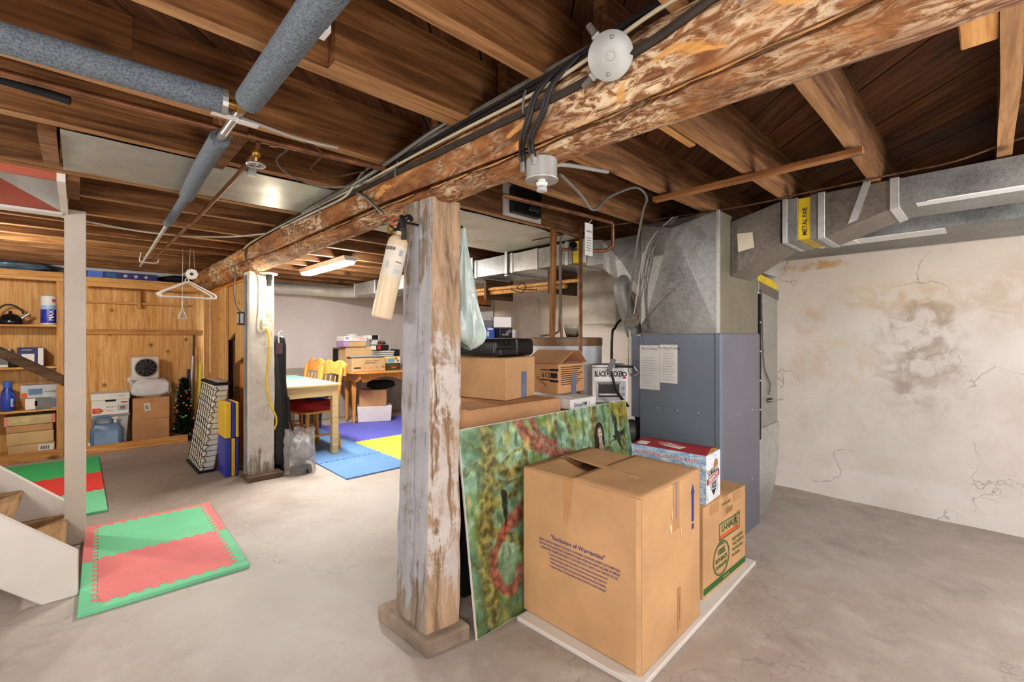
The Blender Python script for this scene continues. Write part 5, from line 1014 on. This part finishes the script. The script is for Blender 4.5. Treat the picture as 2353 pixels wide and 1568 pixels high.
MB().box(-.10,.10,-jy-.004,-jy+.004,.06,.22).build('recess_panel', plain('paler_blue_plastic',(134,164,204),.35), ju, bev=.003); MB().tube(sm([(-.105,0,.29),(-.09,0,.36),(-.04,0,.375),(.02,0,.37),(.04,0,.31)], 6), .014, 8).build('handle', m_jug, ju, smooth=True)
MB().tube([(.075,0,.30),(.075,0,.355)], .016, 10).build('spout', m_white, ju, smooth=True); MB().cbox((.075,-.005,.36),(.055,.02,.018)).build('tap', m_white, ju, bev=.004); MB().tube([(-.15,0,.08),(-.13,0,.08)], .035, 14).build('side_cap', m_white, ju, smooth=True)
# small artificial tree
ct = thing('artificial_tree', 'small dark artificial tree hung with tiny coloured baubles in the closet', 'artificial tree', (.94,6.82,0))
MB().tube([(.94,6.82,0),(.94,6.82,.76)], .012, 8).build('trunk', m_dkwood, ct); MB().lathe([(.08,0),(.075,.03),(.02,.04)], 16, (.94,6.82,0)).build('base', m_blackm, ct)
mb = MB(); rr_ = random.Random(3)
for k in range(2600):
    z = .08+.66*rr_.random()**1.2; R_ = .115*(1-(z-.05)/.85)+.012; a = rr_.uniform(0,6.283); r1 = R_*rr_.uniform(.2,1)
    p = Vector((.94+r1*math.cos(a)*.95,6.82+r1*math.sin(a),z)); d = Vector((math.cos(a+rr_.uniform(-.7,.7)),math.sin(a+rr_.uniform(-.7,.7)),rr_.uniform(-.3,.7))).normalized()*.05; s_ = d.cross(Vector((0,0,1))).normalized()*.011
    mb.add([p-s_,p+s_,p+d], [(0,1,2)])
o = mb.build('needles', plain('dark_green_needles',(28,46,34),.7,0,.3), ct); o['kind'] = 'stuff'
bc_ = [plain('bauble_red',(206,40,34),.25),plain('bauble_gold',(216,176,60),.3,.5),plain('bauble_green',(60,170,110),.3),plain('bauble_silver',(200,206,210),.25,.6)]
for k in range(34):
    z = .12+.55*rr_.random(); a = rr_.uniform(2.6,5.6); R_ = .13*(1-(z-.05)/.85)+.025
    MB().ball((.94+R_*math.cos(a),6.82+R_*math.sin(a),z), .010+.005*rr_.random(), 8, 6).build('bauble', bc_[k%4], ct, smooth=True)
g = 'wrapping rolls in the closet corner'
for k, (x, y, h, r, m, lab) in enumerate(((1.02,6.90,1.02,.018,m_steel,'silver wrapping roll leaning in the closet corner'),(1.07,6.93,1.12,.02,m_pine,'tan cardboard tube leaning in the closet corner'),(1.10,6.86,.92,.02,m_myel,'yellow wrapping roll leaning in the closet corner'),(.985,6.95,.85,.016,m_navy,'dark blue wrapping roll leaning in the closet corner'),(1.045,6.97,1.28,.012,m_dkwood,'dark wooden stick leaning in the closet corner'))):
    solo('wrapping_roll' if k < 4 else 'wooden_stick', lab, 'roll' if k < 4 else 'stick', MB().tube([(x-.02,y-.03,0),(x+.02,min(7.0,y+.02),h)], r, 12), m, smooth=True)
# boxes and bags lying on top of the closet and shelves
bb_ = carton('flat_blue_box', 'long flat blue printed game box lying on top of the closet', 'box', (.36,6.80), (.60,.26,.075), 0, 1.901, m_navy, flaps=False)
decal(bb_, 'front', -.23, .037, .12, .07, m_bluebox, 'print'); decal(bb_, 'front', -.1, .037, .08, .06, plain('teal_print',(40,84,140),.5), 'print')
for k in range(3): decal(bb_, 'front', .02+.09*k, .037, .03, .03, m_ltgrey, 'print', rot=20*k)
solo('dark_bag', 'black bag slumped on the closet top by the log beam', 'bag', blob((.92,6.84,1.95), (.22,.15,.05), amp=.2, seed=4), m_blackm, smooth=True)
solo('plastic_bundle', 'crumpled dark plastic bundle with pale highlights on the shelving top', 'bag', blob((-.55,6.83,1.975), (.40,.15,.05), amp=.25, seed=8), plain('glossy_grey_film',(86,104,118),.15,0,.5,4,.6), smooth=True)
# ---------------------------------------------------------------- shelf contents
kt = thing('kettle', 'black steel kettle with arched handle on the top shelf', 'kettle', (-.50,6.83,1.381))
MB().lathe([(.085,0),(.092,.01),(.088,.05),(.06,.095),(.02,.112),(.001,.113)], 28, (-.5,6.83,1.381)).build('body', plain('dark_polished_steel',(58,58,62),.2,.8,.15), kt, smooth=True); MB().ball((-.5,6.83,1.505),.015).build('lid_knob', m_black, kt, smooth=True)
MB().tube(sm([(-.58,6.83,1.45),(-.585,6.83,1.52),(-.54,6.83,1.575),(-.48,6.83,1.575),(-.42,6.83,1.525),(-.41,6.83,1.49)], 5), .009, 8).build('handle', m_black, kt, smooth=True); MB().tube([(-.43,6.83,1.44),(-.37,6.83,1.495)], .014, 8).build('spout', m_steel, kt, smooth=True)
pt_ = thing('paper_towel_pack', 'blue and white wrapped paper towel roll on the top shelf', 'paper towel', (-.225,6.80,1.381)); MB().lathe([(.055,0),(.062,.008),(.062,.30),(.05,.308),(.001,.308)], 28, (-.225,6.80,1.381)).build('wrapper', m_paper, pt_, smooth=True)
MB().lathe([(.0625,.02),(.0628,.022),(.0628,.16),(.0625,.162)], 28, (-.225,6.80,1.381)).build('blue_band', plain('royal_blue_film',(40,50,170),.35), pt_, smooth=True); MB().lathe([(.0625,.165),(.0628,.166),(.0628,.205),(.0625,.206)], 28, (-.225,6.80,1.381)).build('pale_band', plain('pale_blue_film',(150,196,236),.35), pt_, smooth=True)
text('MAX', .05, m_inkw, pt_, (-.205,6.736,1.48), (0,0,1), (-1,0,0), bold=.03); MB().box(-.20,-.18,6.7435,6.7445,1.62,1.65).build('logo', m_inkr, pt_)
o = carton('blue_white_box', 'blue and white appliance box on the middle shelf', 'box', (-.36,6.885), (.19,.24,.195), .05, .953, m_navy, flaps=False); decal(o, 'front', -.02, .08, .09, .10, m_inkw, 'print'); decal(o, 'front', .07, .10, .04, .18, m_inkw, 'print'); decal(o, 'front', -.03, .17, .07, .008, m_ltgrey, 'print')
o = carton('white_box', 'white box with a dark pot picture on the middle shelf beside the black pot', 'box', (-.58,6.885), (.17,.24,.18), .0, .953, m_paper, flaps=False); decal(o, 'front', .04, .07, .06, .09, m_grey, 'print')
solo('black_pot', 'small black pot between the boxes on the middle shelf', 'pot', MB().lathe([(.03,.953),(.034,.96),(.036,1.08),(.02,1.09),(.001,1.09)], 18, (-.475,6.722,0)), m_black, smooth=True)
dt = thing('detergent_bottle', 'blue detergent bottle with blue cap on the lower shelf', 'bottle', (-.515,6.78,.516)); mb = MB(); mb.lathe([(.042,0),(.05,.01),(.052,.12),(.046,.19),(.03,.225),(.028,.235)], 20, (-.515,6.78,.516)); mb.build('bottle', plain('blue_plastic',(44,72,178),.3), dt, smooth=True)
MB().lathe([(.034,.232),(.034,.29),(.028,.295),(.001,.295)], 20, (-.515,6.78,.516)).build('cap', plain('bright_blue_cap',(70,100,200),.35), dt, smooth=True); MB().tube(sm([(-.49,6.74,.70),(-.465,6.735,.66),(-.468,6.735,.60),(-.48,6.74,.56)], 4), .012, 8).build('grip', MATS['blue_plastic'], dt, smooth=True); MB().box(-.49,-.47,6.727,6.729,.56,.64).build('label', m_ltgrey, dt)
o = carton('foil_box', 'long grey box with dish picture on top of the pair on the lower shelf', 'box', (-.275,6.82), (.29,.2,.135), -.04, .632, m_ltgrey, flaps=False); decal(o, 'front', -.04, .065, .10, .06, plain('steel_blue_print',(96,124,164),.5), 'print'); decal(o, 'front', -.12, .03, .04, .05, m_inko, 'print'); ftext(o, 'front', 'HUGGIES', .07, .06, .022, m_inkk)
o = carton('watch_box', 'grey and white box under the foil box on the lower shelf', 'box', (-.265,6.82), (.255,.2,.115), 0, .516, m_paper, flaps=False); decal(o, 'front', .005, .057, .12, .11, m_grey, 'print'); decal(o, 'front', -.05, .06, .02, .05, m_inkr, 'print'); decal(o, 'front', .1, .057, .07, .10, m_bluetape, 'print')
g2 = 'flat boxes on the bottom shelf'
for k, (cx_, w_, z, h_, rz, m, lab) in enumerate(((-.345,.33,.0685,.10,0,m_card3,'lowest pale carton with barcode label on the bottom shelf'),(-.355,.33,.169,.125,.03,m_card3,'plain pale carton second from below on the bottom shelf'),(-.36,.33,.295,.07,.02,m_card2,'thin brown wooden looking carton on the bottom shelf'),(-.36,.36,.366,.095,.05,plain('beige_printed_card',(196,178,128),.6),'beige printed board game box topmost on the bottom shelf'))):
    o = carton('flat_carton', lab, 'box', (cx_,6.83), (w_,.22,h_), rz, z, m, g2, flaps=False)
    if k == 0: barcode(o, 'front', .10, .05, .11, .06)
    if k == 3:
        for s in (-1,1): decal(o, 'front', s*.165, .047, .025, .09, m_mred, 'print')
        for q in range(4): decal(o, 'front', -.1+.07*q, .05, .05, .03, m_card3, 'print')
# ---------------------------------------------------------------- leaning filter and folded foam mats
fi = thing('pleated_filter', 'white pleated furnace filter with black wire mesh leaning on its edge', 'filter', (.86,5.3,0)); SH = Matrix.Identity(4); SH[0][2] = .155
mb = MB(); mb.M = Matrix.Translation((.80,5.0,0)) @ SH; mb.box(.0,.115,.0,.60,.02,.80); mb.build('pleat_block', plain('white_filter_media',(226,224,214),.75,0,.05,5), fi, bev=.012, seg=2)
for z0, z1 in ((0,.02),(.80,.825)): mb = MB(); mb.M = Matrix.Translation((.80,5.0,0)) @ SH; mb.box(-.012,.127,-.012,.612,z0,z1); mb.build('end_cap', m_blackm, fi, bev=.003)
mb = MB(); mb.M = Matrix.Translation((.80,5.0,0)) @ SH; mb.box(.02,.10,.02,.58,.8255,.829); mb.build('cap_sheet', m_ltgrey, fi)
bands = [m_blackm, plain('band_ochre',(176,150,60),.6), plain('band_maroon',(120,50,44),.6)]
for k in range(15):
    mb = MB(); mb.M = Matrix.Translation((.80,5.0,0)) @ SH; z = .05+.05*k
    mb.tube([(.112,.02,z),(.112,-.002,z),(.05,-.004,z-.004),(.0,-.003,z+.004)], .0028, 5); mb.tube([(.0,-.003,z+.004),(-.002,.15,z+.02),(-.002,.3,z+.028),(-.002,.45,z+.032),(-.002,.6,z+.03)], .0028, 5); mb.build('band_wire', bands[(0,1,2,0)[k%4]], fi)
for q in range(7):
    mb = MB(); mb.M = Matrix.Translation((.80,5.0,0)) @ SH; y = .012+.095*q
    mb.tube([(-.004,y+.016*math.sin(k*1.25+q),.03+.0128*k) for k in range(60)], .003, 5); mb.build('mesh_wire', m_blackm, fi)
mb = MB(); mb.M = Matrix.Translation((.80,5.0,0)) @ SH; mb.tube([(.022+.012*math.sin(k*1.25),-.004,.03+.0128*k) for k in range(60)], .003, 5); mb.build('mesh_wire', m_blackm, fi)
m_fy = plain('yellow_vinyl',(228,186,40),.4,0,.06); m_fb = plain('blue_vinyl',(46,56,168),.35,0,.1)
fm = thing('folded_mat', 'folded blue and yellow foam exercise mat standing by the white post', 'exercise mat', (1.0,4.84,0))
for k, (x0, x1, up, lo) in enumerate(((.945,.993,m_fy,m_fb),(.996,1.026,m_fb,m_fy),(1.029,1.054,m_fy,m_fb))):
    MB().box(x0,x1,4.70,4.985,.345,.665).build('panel', up, fm, bev=.008, seg=2); MB().box(x0,x1,4.70,4.985,.0,.342).build('panel', lo, fm, bev=.008, seg=2)
# black soft case and clear bag
gc = thing('instrument_case', 'tall black padded case leaning beside the white post', 'case', (1.36,4.60,0))
mb = MB(); mb.prism([(1.345,0),(1.43,0),(1.435,.35),(1.425,.62),(1.40,.85),(1.40,1.18),(1.385,1.26),(1.31,1.27),(1.29,1.2),(1.29,.08),(1.345,.07)], 'y', 4.50, 4.755); mb.build('bag', m_black, gc, bev=.02, seg=2, smooth=True)
MB().box(1.30,1.36,4.492,4.502,1.10,1.20).build('patch', plain('maroon_patch',(84,56,66),.7), gc); MB().tube(sm([(1.33,4.5,1.2),(1.325,4.48,1.28),(1.345,4.48,1.305),(1.36,4.5,1.27)], 4), .007, 6).build('loop', m_ltgrey, gc); MB().tube(sm([(1.41,4.49,.7),(1.42,4.47,.5),(1.435,4.46,.4),(1.45,4.47,.36)], 5), .008, 6).build('strap', m_blackm, gc)
cb = thing('clear_trash_bag', 'clear plastic bag holding a silvery bundle on the floor by the table', 'bag', (1.49,4.40,0))
flm = NT('clear_film', .18, 0, .6); _v = flm.coord(); flm.bump(flm.noise(_v, 8, 6, .7), 1.0, .03); flm.b.inputs['Transmission Weight'].default_value = .55; flm.b.inputs['Alpha'].default_value = .42; m_film = flm.out((236,236,236))
def bg(u, w):
    th = 2*math.pi*u; R_ = .118+.025*noise.noise(Vector((math.cos(th)*2, math.sin(th)*2, w*2)))+.012*math.sin(11*th+w*2)*(w**2)+.01*noise.noise(Vector((math.cos(th)*6, math.sin(th)*6, w*6)))
    R_ *= (1.05-.12*w); return (1.49+R_*1.08*math.cos(th), 4.40+R_*.85*math.sin(th), .004+.40*w+.012*math.sin(5*th)*w)
mb = MB(); mb.grid(bg, 70, 30); mb.build('film', m_film, cb, smooth=True); blob((1.49,4.40,.215), (.095,.075,.135), amp=.3, seed=2, fl=False).build('silvery_bundle', plain('crumpled_silver',(178,178,180),.3,.25,.3,7,.8), cb, smooth=True); MB().lathe([(.095,.008),(.10,.02),(.09,.06),(.02,.07),(.001,.07)], 20, (1.49,4.40,0)).build('black_base', m_blackm, cb, smooth=True)
# ---------------------------------------------------------------- table with place mats, chairs
ta = thing('dining_table', 'pale birch table with square legs behind the white post', 'table', (1.68,5.5,0))
MB().box(1.33,2.03,4.77,6.25,.728,.75).build('table_top', m_birch, ta, bev=.003)
MB().box(1.38,1.99,4.80,4.825,.62,.728).build('apron', m_birch, ta); MB().box(1.985,2.01,4.80,6.22,.62,.728).build('apron', m_birch, ta); MB().box(1.36,1.385,4.80,6.22,.62,.728).build('apron', m_birch, ta)
for x, y in ((1.945,4.795),(1.345,4.795),(1.945,6.16),(1.345,6.16)): MB().box(x,x+.065,y,y+.065,0,.728).build('leg', m_birch, ta, bev=.004)
m_teal = plain('teal_place_mat',(120,206,196),.45,0,.04)
for y, lab in ((4.80,'teal place mat on the birch table end by the black case'),(5.60,'teal place mat on the birch table end by the back wall')): solo('place_mat', lab, 'place mat', MB().box(1.62,2.0,y,y+.45,.7640,.7670), m_teal, bev=.001)
ta.location.z += .0135
def chair(lab, c, rz, cushion):
    o = thing('dining_chair', lab, 'chair', (c[0],c[1],.0135), rz)
    MB().box(-.21,.21,-.20,.20,.42,.45).build('seat', m_honey, o, bev=.012, seg=2)
    prof = [(.016,0),(.022,.04),(.026,.10),(.018,.13),(.022,.18),(.024,.26),(.016,.30),(.022,.34),(.018,.43)]
    for sx in (-1,1):
        for sy in (-1,1):
            mb = MB(); k = Matrix.Identity(4); k[0][2] = -sx*.12; k[1][2] = -sy*.12; mb.M = Matrix.Translation((sx*.21,sy*.20,0)) @ k; mb.lathe(prof, 14); mb.build('leg', m_honey, o, smooth=True)
        MB().tube([(sx*.19,-.175,.18),(sx*.19,.175,.18)], .012, 8).build('stretcher', m_honey, o, smooth=True)
        mb = MB(); k = Matrix.Identity(4); k[1][2] = .18; mb.M = Matrix.Translation((sx*.18,.09,0)) @ k; mb.lathe([(.016,.44),(.024,.50),(.02,.56),(.026,.62),(.018,.70),(.022,.90)], 14); mb.build('back_post', m_honey, o, smooth=True)
    MB().tube([(-.18,0,.18),(.18,0,.18)], .012, 8).build('stretcher', m_honey, o, smooth=True)
    for q in (-.09,0,.09): mb = MB(); k = Matrix.Identity(4); k[1][2] = .18; mb.M = Matrix.Translation((q,.09,0)) @ k; mb.lathe([(.008,.45),(.014,.56),(.010,.62),(.008,.80)], 10); mb.build('spindle', m_honey, o, smooth=True)
    mb = MB(); n = 22; vs = []; fs = []
    for i in range(n+1):
        x = -.215+.43*i/n; s = abs(x)/.215; top = .965-.02*math.cos(x*2*math.pi/.215)*.6-.03*s**6; bot = .815+.012*math.cos(x*math.pi/.215); yy = .245+.02*s*s
        vs += [(x,yy,bot),(x,yy+.018,top),(x,yy+.04,top),(x,yy+.022,bot)]
    for i in range(n): fs += [(i*4+k,i*4+(k+1)%4,i*4+4+(k+1)%4,i*4+4+k) for k in range(4)]
    fs += [(3,2,1,0),(n*4,n*4+1,n*4+2,n*4+3)]; mb.add(vs, fs); mb.build('top_rail', m_honey, o, smooth=True, bev=0)
    if cushion: blob((0,-.02,.50), (.225,.21,.055), amp=.12, sq=2.2, seed=5).build('cushion', plain('dark_red_fabric',(150,16,18),.85,0,.15,8,.2), o, smooth=True)
    return o
chair('honey maple chair with red cushion tucked under the birch table', (1.87,5.17), math.radians(-78), True)
chair('honey maple chair without cushion at the birch table beside the back wall', (1.90,5.86), math.radians(-84), False)
solo('blue_cloth', 'crumpled blue cloth lying on the red chair cushion', 'cloth', blob((1.90,5.08,.605), (.11,.10,.03), amp=.3, seed=9), plain('blue_cloth_fabric',(58,84,170),.85,0,.2,8), smooth=True)
bu = thing('ribbed_bin', 'dark ribbed round bin on the floor behind the chairs', 'bin', (2.32,6.42,0)); bu.location.z = .0135; MB().lathe([(.10,0),(.12,.01),(.135,.26),(.13,.26),(.11,.02)], 28, (2.32,6.42,0)).build('bin', m_black, bu, smooth=True)
for k in range(7): MB().tube([((2.32+(.119+.0022*k)*math.cos(a*.3927)),(6.42+(.119+.0022*k)*math.sin(a*.3927)),.03+.033*k) for a in range(17)], .006, 5).build('rib', m_grey, bu)
# ---------------------------------------------------------------- second table with piled boxes
t2 = thing('drop_leaf_table', 'honey maple table with turned legs and scalloped apron by the back wall', 'table', (3.3,6.3,0))
pts = []
for k in range(13):
    a = math.pi/2+math.pi*k/12; e = .5; pts.append((2.98+.29*math.copysign(abs(math.cos(a))**.6,math.cos(a)), 6.33+.45*math.copysign(abs(math.sin(a))**.6,math.sin(a))))
pts = pts+[(4.1,5.88),(4.1,6.78)]
MB().prism(pts, 'z', .735, .758).build('table_top', m_honey, t2, bev=.006, seg=2)
ap = [(2.84,.735)]+[(2.84+.72*k/24, .64-.035*math.cos(k/24*2*math.pi)+.055*(1 if k in (0,24) else 0)) for k in range(25)]+[(3.56,.735)]
MB().prism(ap, 'y', 6.02, 6.045).build('apron', m_honey, t2); MB().prism([(5.99,.735),(5.99,.66),(6.06,.62),(6.55,.62),(6.62,.735)], 'x', 2.80, 2.825).build('apron', m_honey, t2)
prof = [(.014,0),(.02,.03),(.024,.08),(.018,.10),(.026,.13),(.026,.16),(.022,.17),(.03,.40),(.034,.52),(.028,.53),(.034,.55),(.03,.57),(.037,.58),(.037,.735)]
for x, y in ((2.86,6.29),(3.95,6.05),(2.90,6.62),(3.95,6.6)): MB().lathe(prof, 16, (x,y,0)).build('leg', m_honey, t2, smooth=True)
TZ = .772; t2.location.z += .0132
o = carton('label_carton', 'long tan printed carton at the front of the drop leaf table', 'box', (2.965,6.14), (.50,.22,.19), -.02, TZ, m_card3)
ftext(o, 'front', 'Fellowes Laminator', .05, .15, .026, m_inkk); decal(o, 'front', .03, .125, .19, .004, m_inkk, 'printed_line'); decal(o, 'front', .01, .112, .15, .004, m_inkk, 'printed_line'); decal(o, 'front', -.17, .055, .10, .018, m_inkk, 'print'); ftext(o, 'front', 'CE', .21, .055, .045, m_inkk)
for k in range(3): ring(o, 'front', -.06+.09*k, .055, .014, .014, .003, m_grey, 14)
kb = thing('keyboard', 'dark grey computer keyboard lying on the long tan carton', 'keyboard', (2.93,6.12,TZ+.191), -.02); MB().prism([(-.065,0),(.065,0),(.065,.022),(-.065,.012)], 'x', -.225, .225).build('base', plain('dark_grey_plastic',(78,78,82),.5), kb, bev=.003)
kk_ = MB().box(-.0075,.0075,-.006,.006,0,.008).mesh('key'); kk_.materials.append(m_ltgrey)
for r_ in range(5):
    for q in range(18):
        ob = bpy.data.objects.new('key', kk_); col.objects.link(ob); ob.parent = kb; ob.location = (-.205+.0235*q+.003*r_, -.048+.023*r_, .0145+.0018*r_)
o = carton('tan_carton', 'plain tan carton behind the keyboard on the drop leaf table', 'box', (2.94,6.38), (.42,.22,.345), .0, TZ, m_card3)
o = carton('strapped_carton', 'grey tan carton with black straps at the rounded end of the table', 'box', (2.79,6.61), (.13,.2,.335), .1, TZ, board('greyish_card',(176,158,132)), flaps=False); decal(o, 'front', 0, .168, .03, .33, m_inkk, 'strap'); decal(o, 'front', 0, .2, .12, .02, m_inkk, 'strap', 12); decal(o, 'left', 0, .168, .15, .3, m_blackm, 'strap')
o = carton('purple_end_carton', 'tan carton with purple end stacked above the plain tan carton', 'box', (2.85,6.36), (.33,.24,.08), 0, TZ+.3465, m_card3, flaps=False); decal(o, 'left', 0, .04, .22, .076, m_purple, 'print'); decal(o, 'front', -.13, .04, .06, .078, m_purple, 'print')
o = carton('white_game_box', 'white printed game box lying upside down on the purple end carton', 'box', (2.855,6.35), (.34,.25,.07), .02, TZ+.428, m_paper, flaps=False); ftext(o, 'front', '97DK.LD-3', .05, .035, .045, m_inko, rot=180); decal(o, 'front', .02, .06, .2, .005, m_grey, 'printed_line'); decal(o, 'front', -.13, .04, .06, .03, m_purple, 'print')
solo('clear_tray', 'small clear plastic tray on top of the white game box', 'tray', MB().prism([(2.80,1.262),(2.90,1.262),(2.91,1.30),(2.79,1.30)], 'y', 6.30, 6.40), plain('milky_plastic',(206,204,200),.3), bev=.004)
o = carton('green_game_box', 'dark green printed game box under the yellow and blue game box', 'box', (3.34,6.17), (.22,.24,.10), 0, TZ, plain('dark_green_print',(58,70,40),.5), flaps=False); ftext(o, 'front', 'FARM', .03, .05, .05, m_inkr, bold=.02); ftext(o, 'front', 'jungle', .02, .04, .03, m_myel)
o = carton('colourful_game_box', 'yellow and blue childrens game box on the dark green box', 'box', (3.35,6.18), (.25,.24,.10), .0, TZ+.101, plain('cream_yellow_print',(236,222,150),.5), flaps=False); decal(o, 'front', -.03, .04, .11, .06, plain('sky_blue_print',(110,160,214),.5), 'print'); ring(o, 'front', .05, .07, .02, .02, .019, m_inko, 16); ring(o, 'front', .085, .035, .018, .018, .017, m_bluebox, 16)
for k in range(3): o = carton('disc_case', ('lowest','middle','topmost')[k]+' clear grey disc case stacked on the colourful game box', 'disc case', (3.25+.008*k,6.18), (.25,.2,.028), .03*k, TZ+.202+.029*k, plain('smoky_clear_plastic',(150,154,158),.2,0,.2), 'disc cases on the game boxes', flaps=False); decal(o, 'front', 0, .014, .2, .008, m_paper, 'paper_insert')
o = carton('red_black_box', 'red and black box under the wicker ornament', 'box', (3.21,6.2), (.19,.2,.085), 0, TZ+.29, m_black, flaps=False); decal(o, 'front', -.06, .045, .05, .06, m_inkr, 'print'); decal(o, 'left', 0, .04, .16, .06, m_paper, 'print')
o = carton('photo_box', 'white box with dark photo end stacked highest beside the white game box', 'box', (3.15,6.345), (.20,.13,.065), 0, TZ+.45, m_paper, flaps=False); decal(o, 'front', .03, .033, .10, .06, m_black, 'print')
solo('box_support', 'plain white carton standing behind the disc cases', 'box', MB().box(3.158,3.25,6.31,6.42,TZ,TZ+.449), m_paper, bev=.003)
wk = thing('wicker_ornament', 'twisted brown wicker ornament on the red and black box', 'ornament', (3.24,6.2,TZ+.376)); rr_ = random.Random(5)
for k in range(14): a = rr_.uniform(0,6.28); MB().tube(sm([(3.24+.06*math.cos(a+q*.9)*rr_.uniform(.6,1.1),6.2+.05*math.sin(a+q*.9),TZ+.382+.012*q*rr_.uniform(.3,1)) for q in range(5)], 4), .005, 5).build('twig', plain('dark_wicker',(96,56,36),.6) if 'dark_wicker' not in MATS else MATS['dark_wicker'], wk)
solo('dark_folder', 'thin dark folder standing upright beside the game boxes', 'folder', MB().box(3.47,3.485,6.1,6.35,TZ,TZ+.30), m_black)
o = carton('brown_carton', 'square brown carton on the white foam box under the drop leaf table', 'box', (3.20,6.36), (.38,.30,.235), math.radians(-32), .244, m_card2, tape=m_tape); decal(o, 'left', 0, .1, .05, .09, m_card, 'print')
solo('foam_cooler', 'white foam box on the floor under the drop leaf table', 'cooler', MB().at((3.21,6.36,0), math.radians(-25)).prism([(-.23,.0135),(.23,.0135),(.245,.243),(-.245,.243)], 'y', -.17, .17), m_white, bev=.008)
solo('black_bag', 'black bag resting on the square brown carton under the table', 'bag', blob((3.32,6.36,.545), (.20,.14,.062), amp=.12, seed=12, sq=1.5), m_blackm, smooth=True)

# ---------------------------------------------------------------- foam floor mats with interlocking teeth
def teeth(p, q, depth, pitch=.058, flare=.25, off=0.0):
    """points from p to q with dovetail tabs to the left of the direction"""
    p = Vector(p); q = Vector(q); L = (q-p).length; d = (q-p)/L; nrm_ = Vector((-d.y, d.x)); n = max(1, int(round(L/pitch))); s = L/n; out = [tuple(p)]
    for i in range(n):
        a = p+d*(i*s)
        for t_, e in ((.28,0),(.28-flare*.3,depth),(.72+flare*.3,depth),(.72,0)): b = a+d*(t_*s)+nrm_*e; out.append(tuple(b))
    return out
def tile(parent, x0, x1, y0, y1, mat, z=.0205, sides='NESW', dep=.022, nm='foam_tile'):
    P = []
    for side, a, b in (('S',(x1,y0),(x0,y0)),('W',(x0,y0),(x0,y1)),('N',(x0,y1),(x1,y1)),('E',(x1,y1),(x1,y0))):
        if side in sides: P += teeth(a, b, dep)
        else: P.append(a)
    return MB().prism(P, 'z', .0005, z).build(nm, mat, parent)
m1 = thing('play_mat', 'red and green interlocking foam mat with toothed borders beside the stairs', 'foam mat', (.35,3.4,0)); m1.rotation_euler = (0,0,-.027)
for (x0,x1,y0,y1,m) in ((.012,.69,2.78,2.85,m_mgreen),(.012,.078,2.85,3.40,m_mgreen),(.626,.69,2.85,3.40,m_mgreen),(.012,.078,3.40,3.97,m_mred),(.626,.69,3.40,3.97,m_mred),(.012,.69,3.97,4.035,m_mred)):
    MB().box(x0,x1,y0,y1,0,.02).build('border_strip', m, m1, bev=.003)
tile(m1, .078,.626,2.85,3.40, m_mred); tile(m1, .078,.626,3.40,3.97, m_mgreen, .0203, 'NEW')
m2 = thing('play_mat', 'plain edged green and red foam mat in front of the shelving', 'foam mat', (-.3,5.4,0))
tile(m2, -1.1,.15,5.62,6.40, m_mgreen2, .019, ''); tile(m2, -1.1,.15,4.98,5.62, m_mred2, .0195, 'NS', .02); tile(m2, -1.1,.15,4.36,4.98, m_mgreen, .019, '')
m3 = thing('play_mat', 'blue yellow and violet foam mat under the birch table', 'foam mat', (2.4,5.2,0))
for k in range(4): tile(m3, 1.70,2.37,3.89+.64*k,4.53+.64*k, m_mblue, .013, 'N' if k < 3 else '', .018)
for k in range(2): tile(m3, 2.37,3.02,3.89+.64*k,4.53+.64*k, m_myel, .0133, 'WN' if k else 'W', .018)
for i in range(2):
    for k in range(2): tile(m3, 2.37+.65*i,3.02+.65*i,5.17+.64*k,5.81+.64*k, m_mpur, .0128, '', .018)
pipe('black_tube', 'short curved black foam tube stuck in the joist bay', 'tube', [(-.9,2.0,2.06),(-.3,2.12,2.06),(-.1,2.14,2.055),(-.02,2.13,2.045)], .014, m_blackm, n=5)

# added bulb shapes dressing the unseen fill lamps, all outside the view
def added_bulb(x, y, lab):
    o = thing('added_ceiling_bulb', lab, 'lamp', (x,y,2.02)); MB().lathe([(.05,2.0),(.055,2.01),(.05,2.022),(.001,2.022)], 20, (x,y,0)).build('porcelain_plate', m_white, o, smooth=True); MB().lathe([(.02,1.95),(.022,2.0)], 16, (x,y,0)).build('socket', m_white, o, smooth=True); MB().ball((x,y,1.915),.03,16,12,1,1,1.15).build('bulb', MATS['bulb_glow'], o, smooth=True)
added_bulb(-.75,4.9,'added unseen bulb on the ceiling between stairs and shelving'); added_bulb(-.9,-.9,'added unseen bulb on the ceiling behind the camera'); added_bulb(2.2,-1.25,'added unseen bulb on the ceiling of the duct side behind the camera'); added_bulb(-1.25,1.9,'added unseen bulb on the ceiling before the stairs')
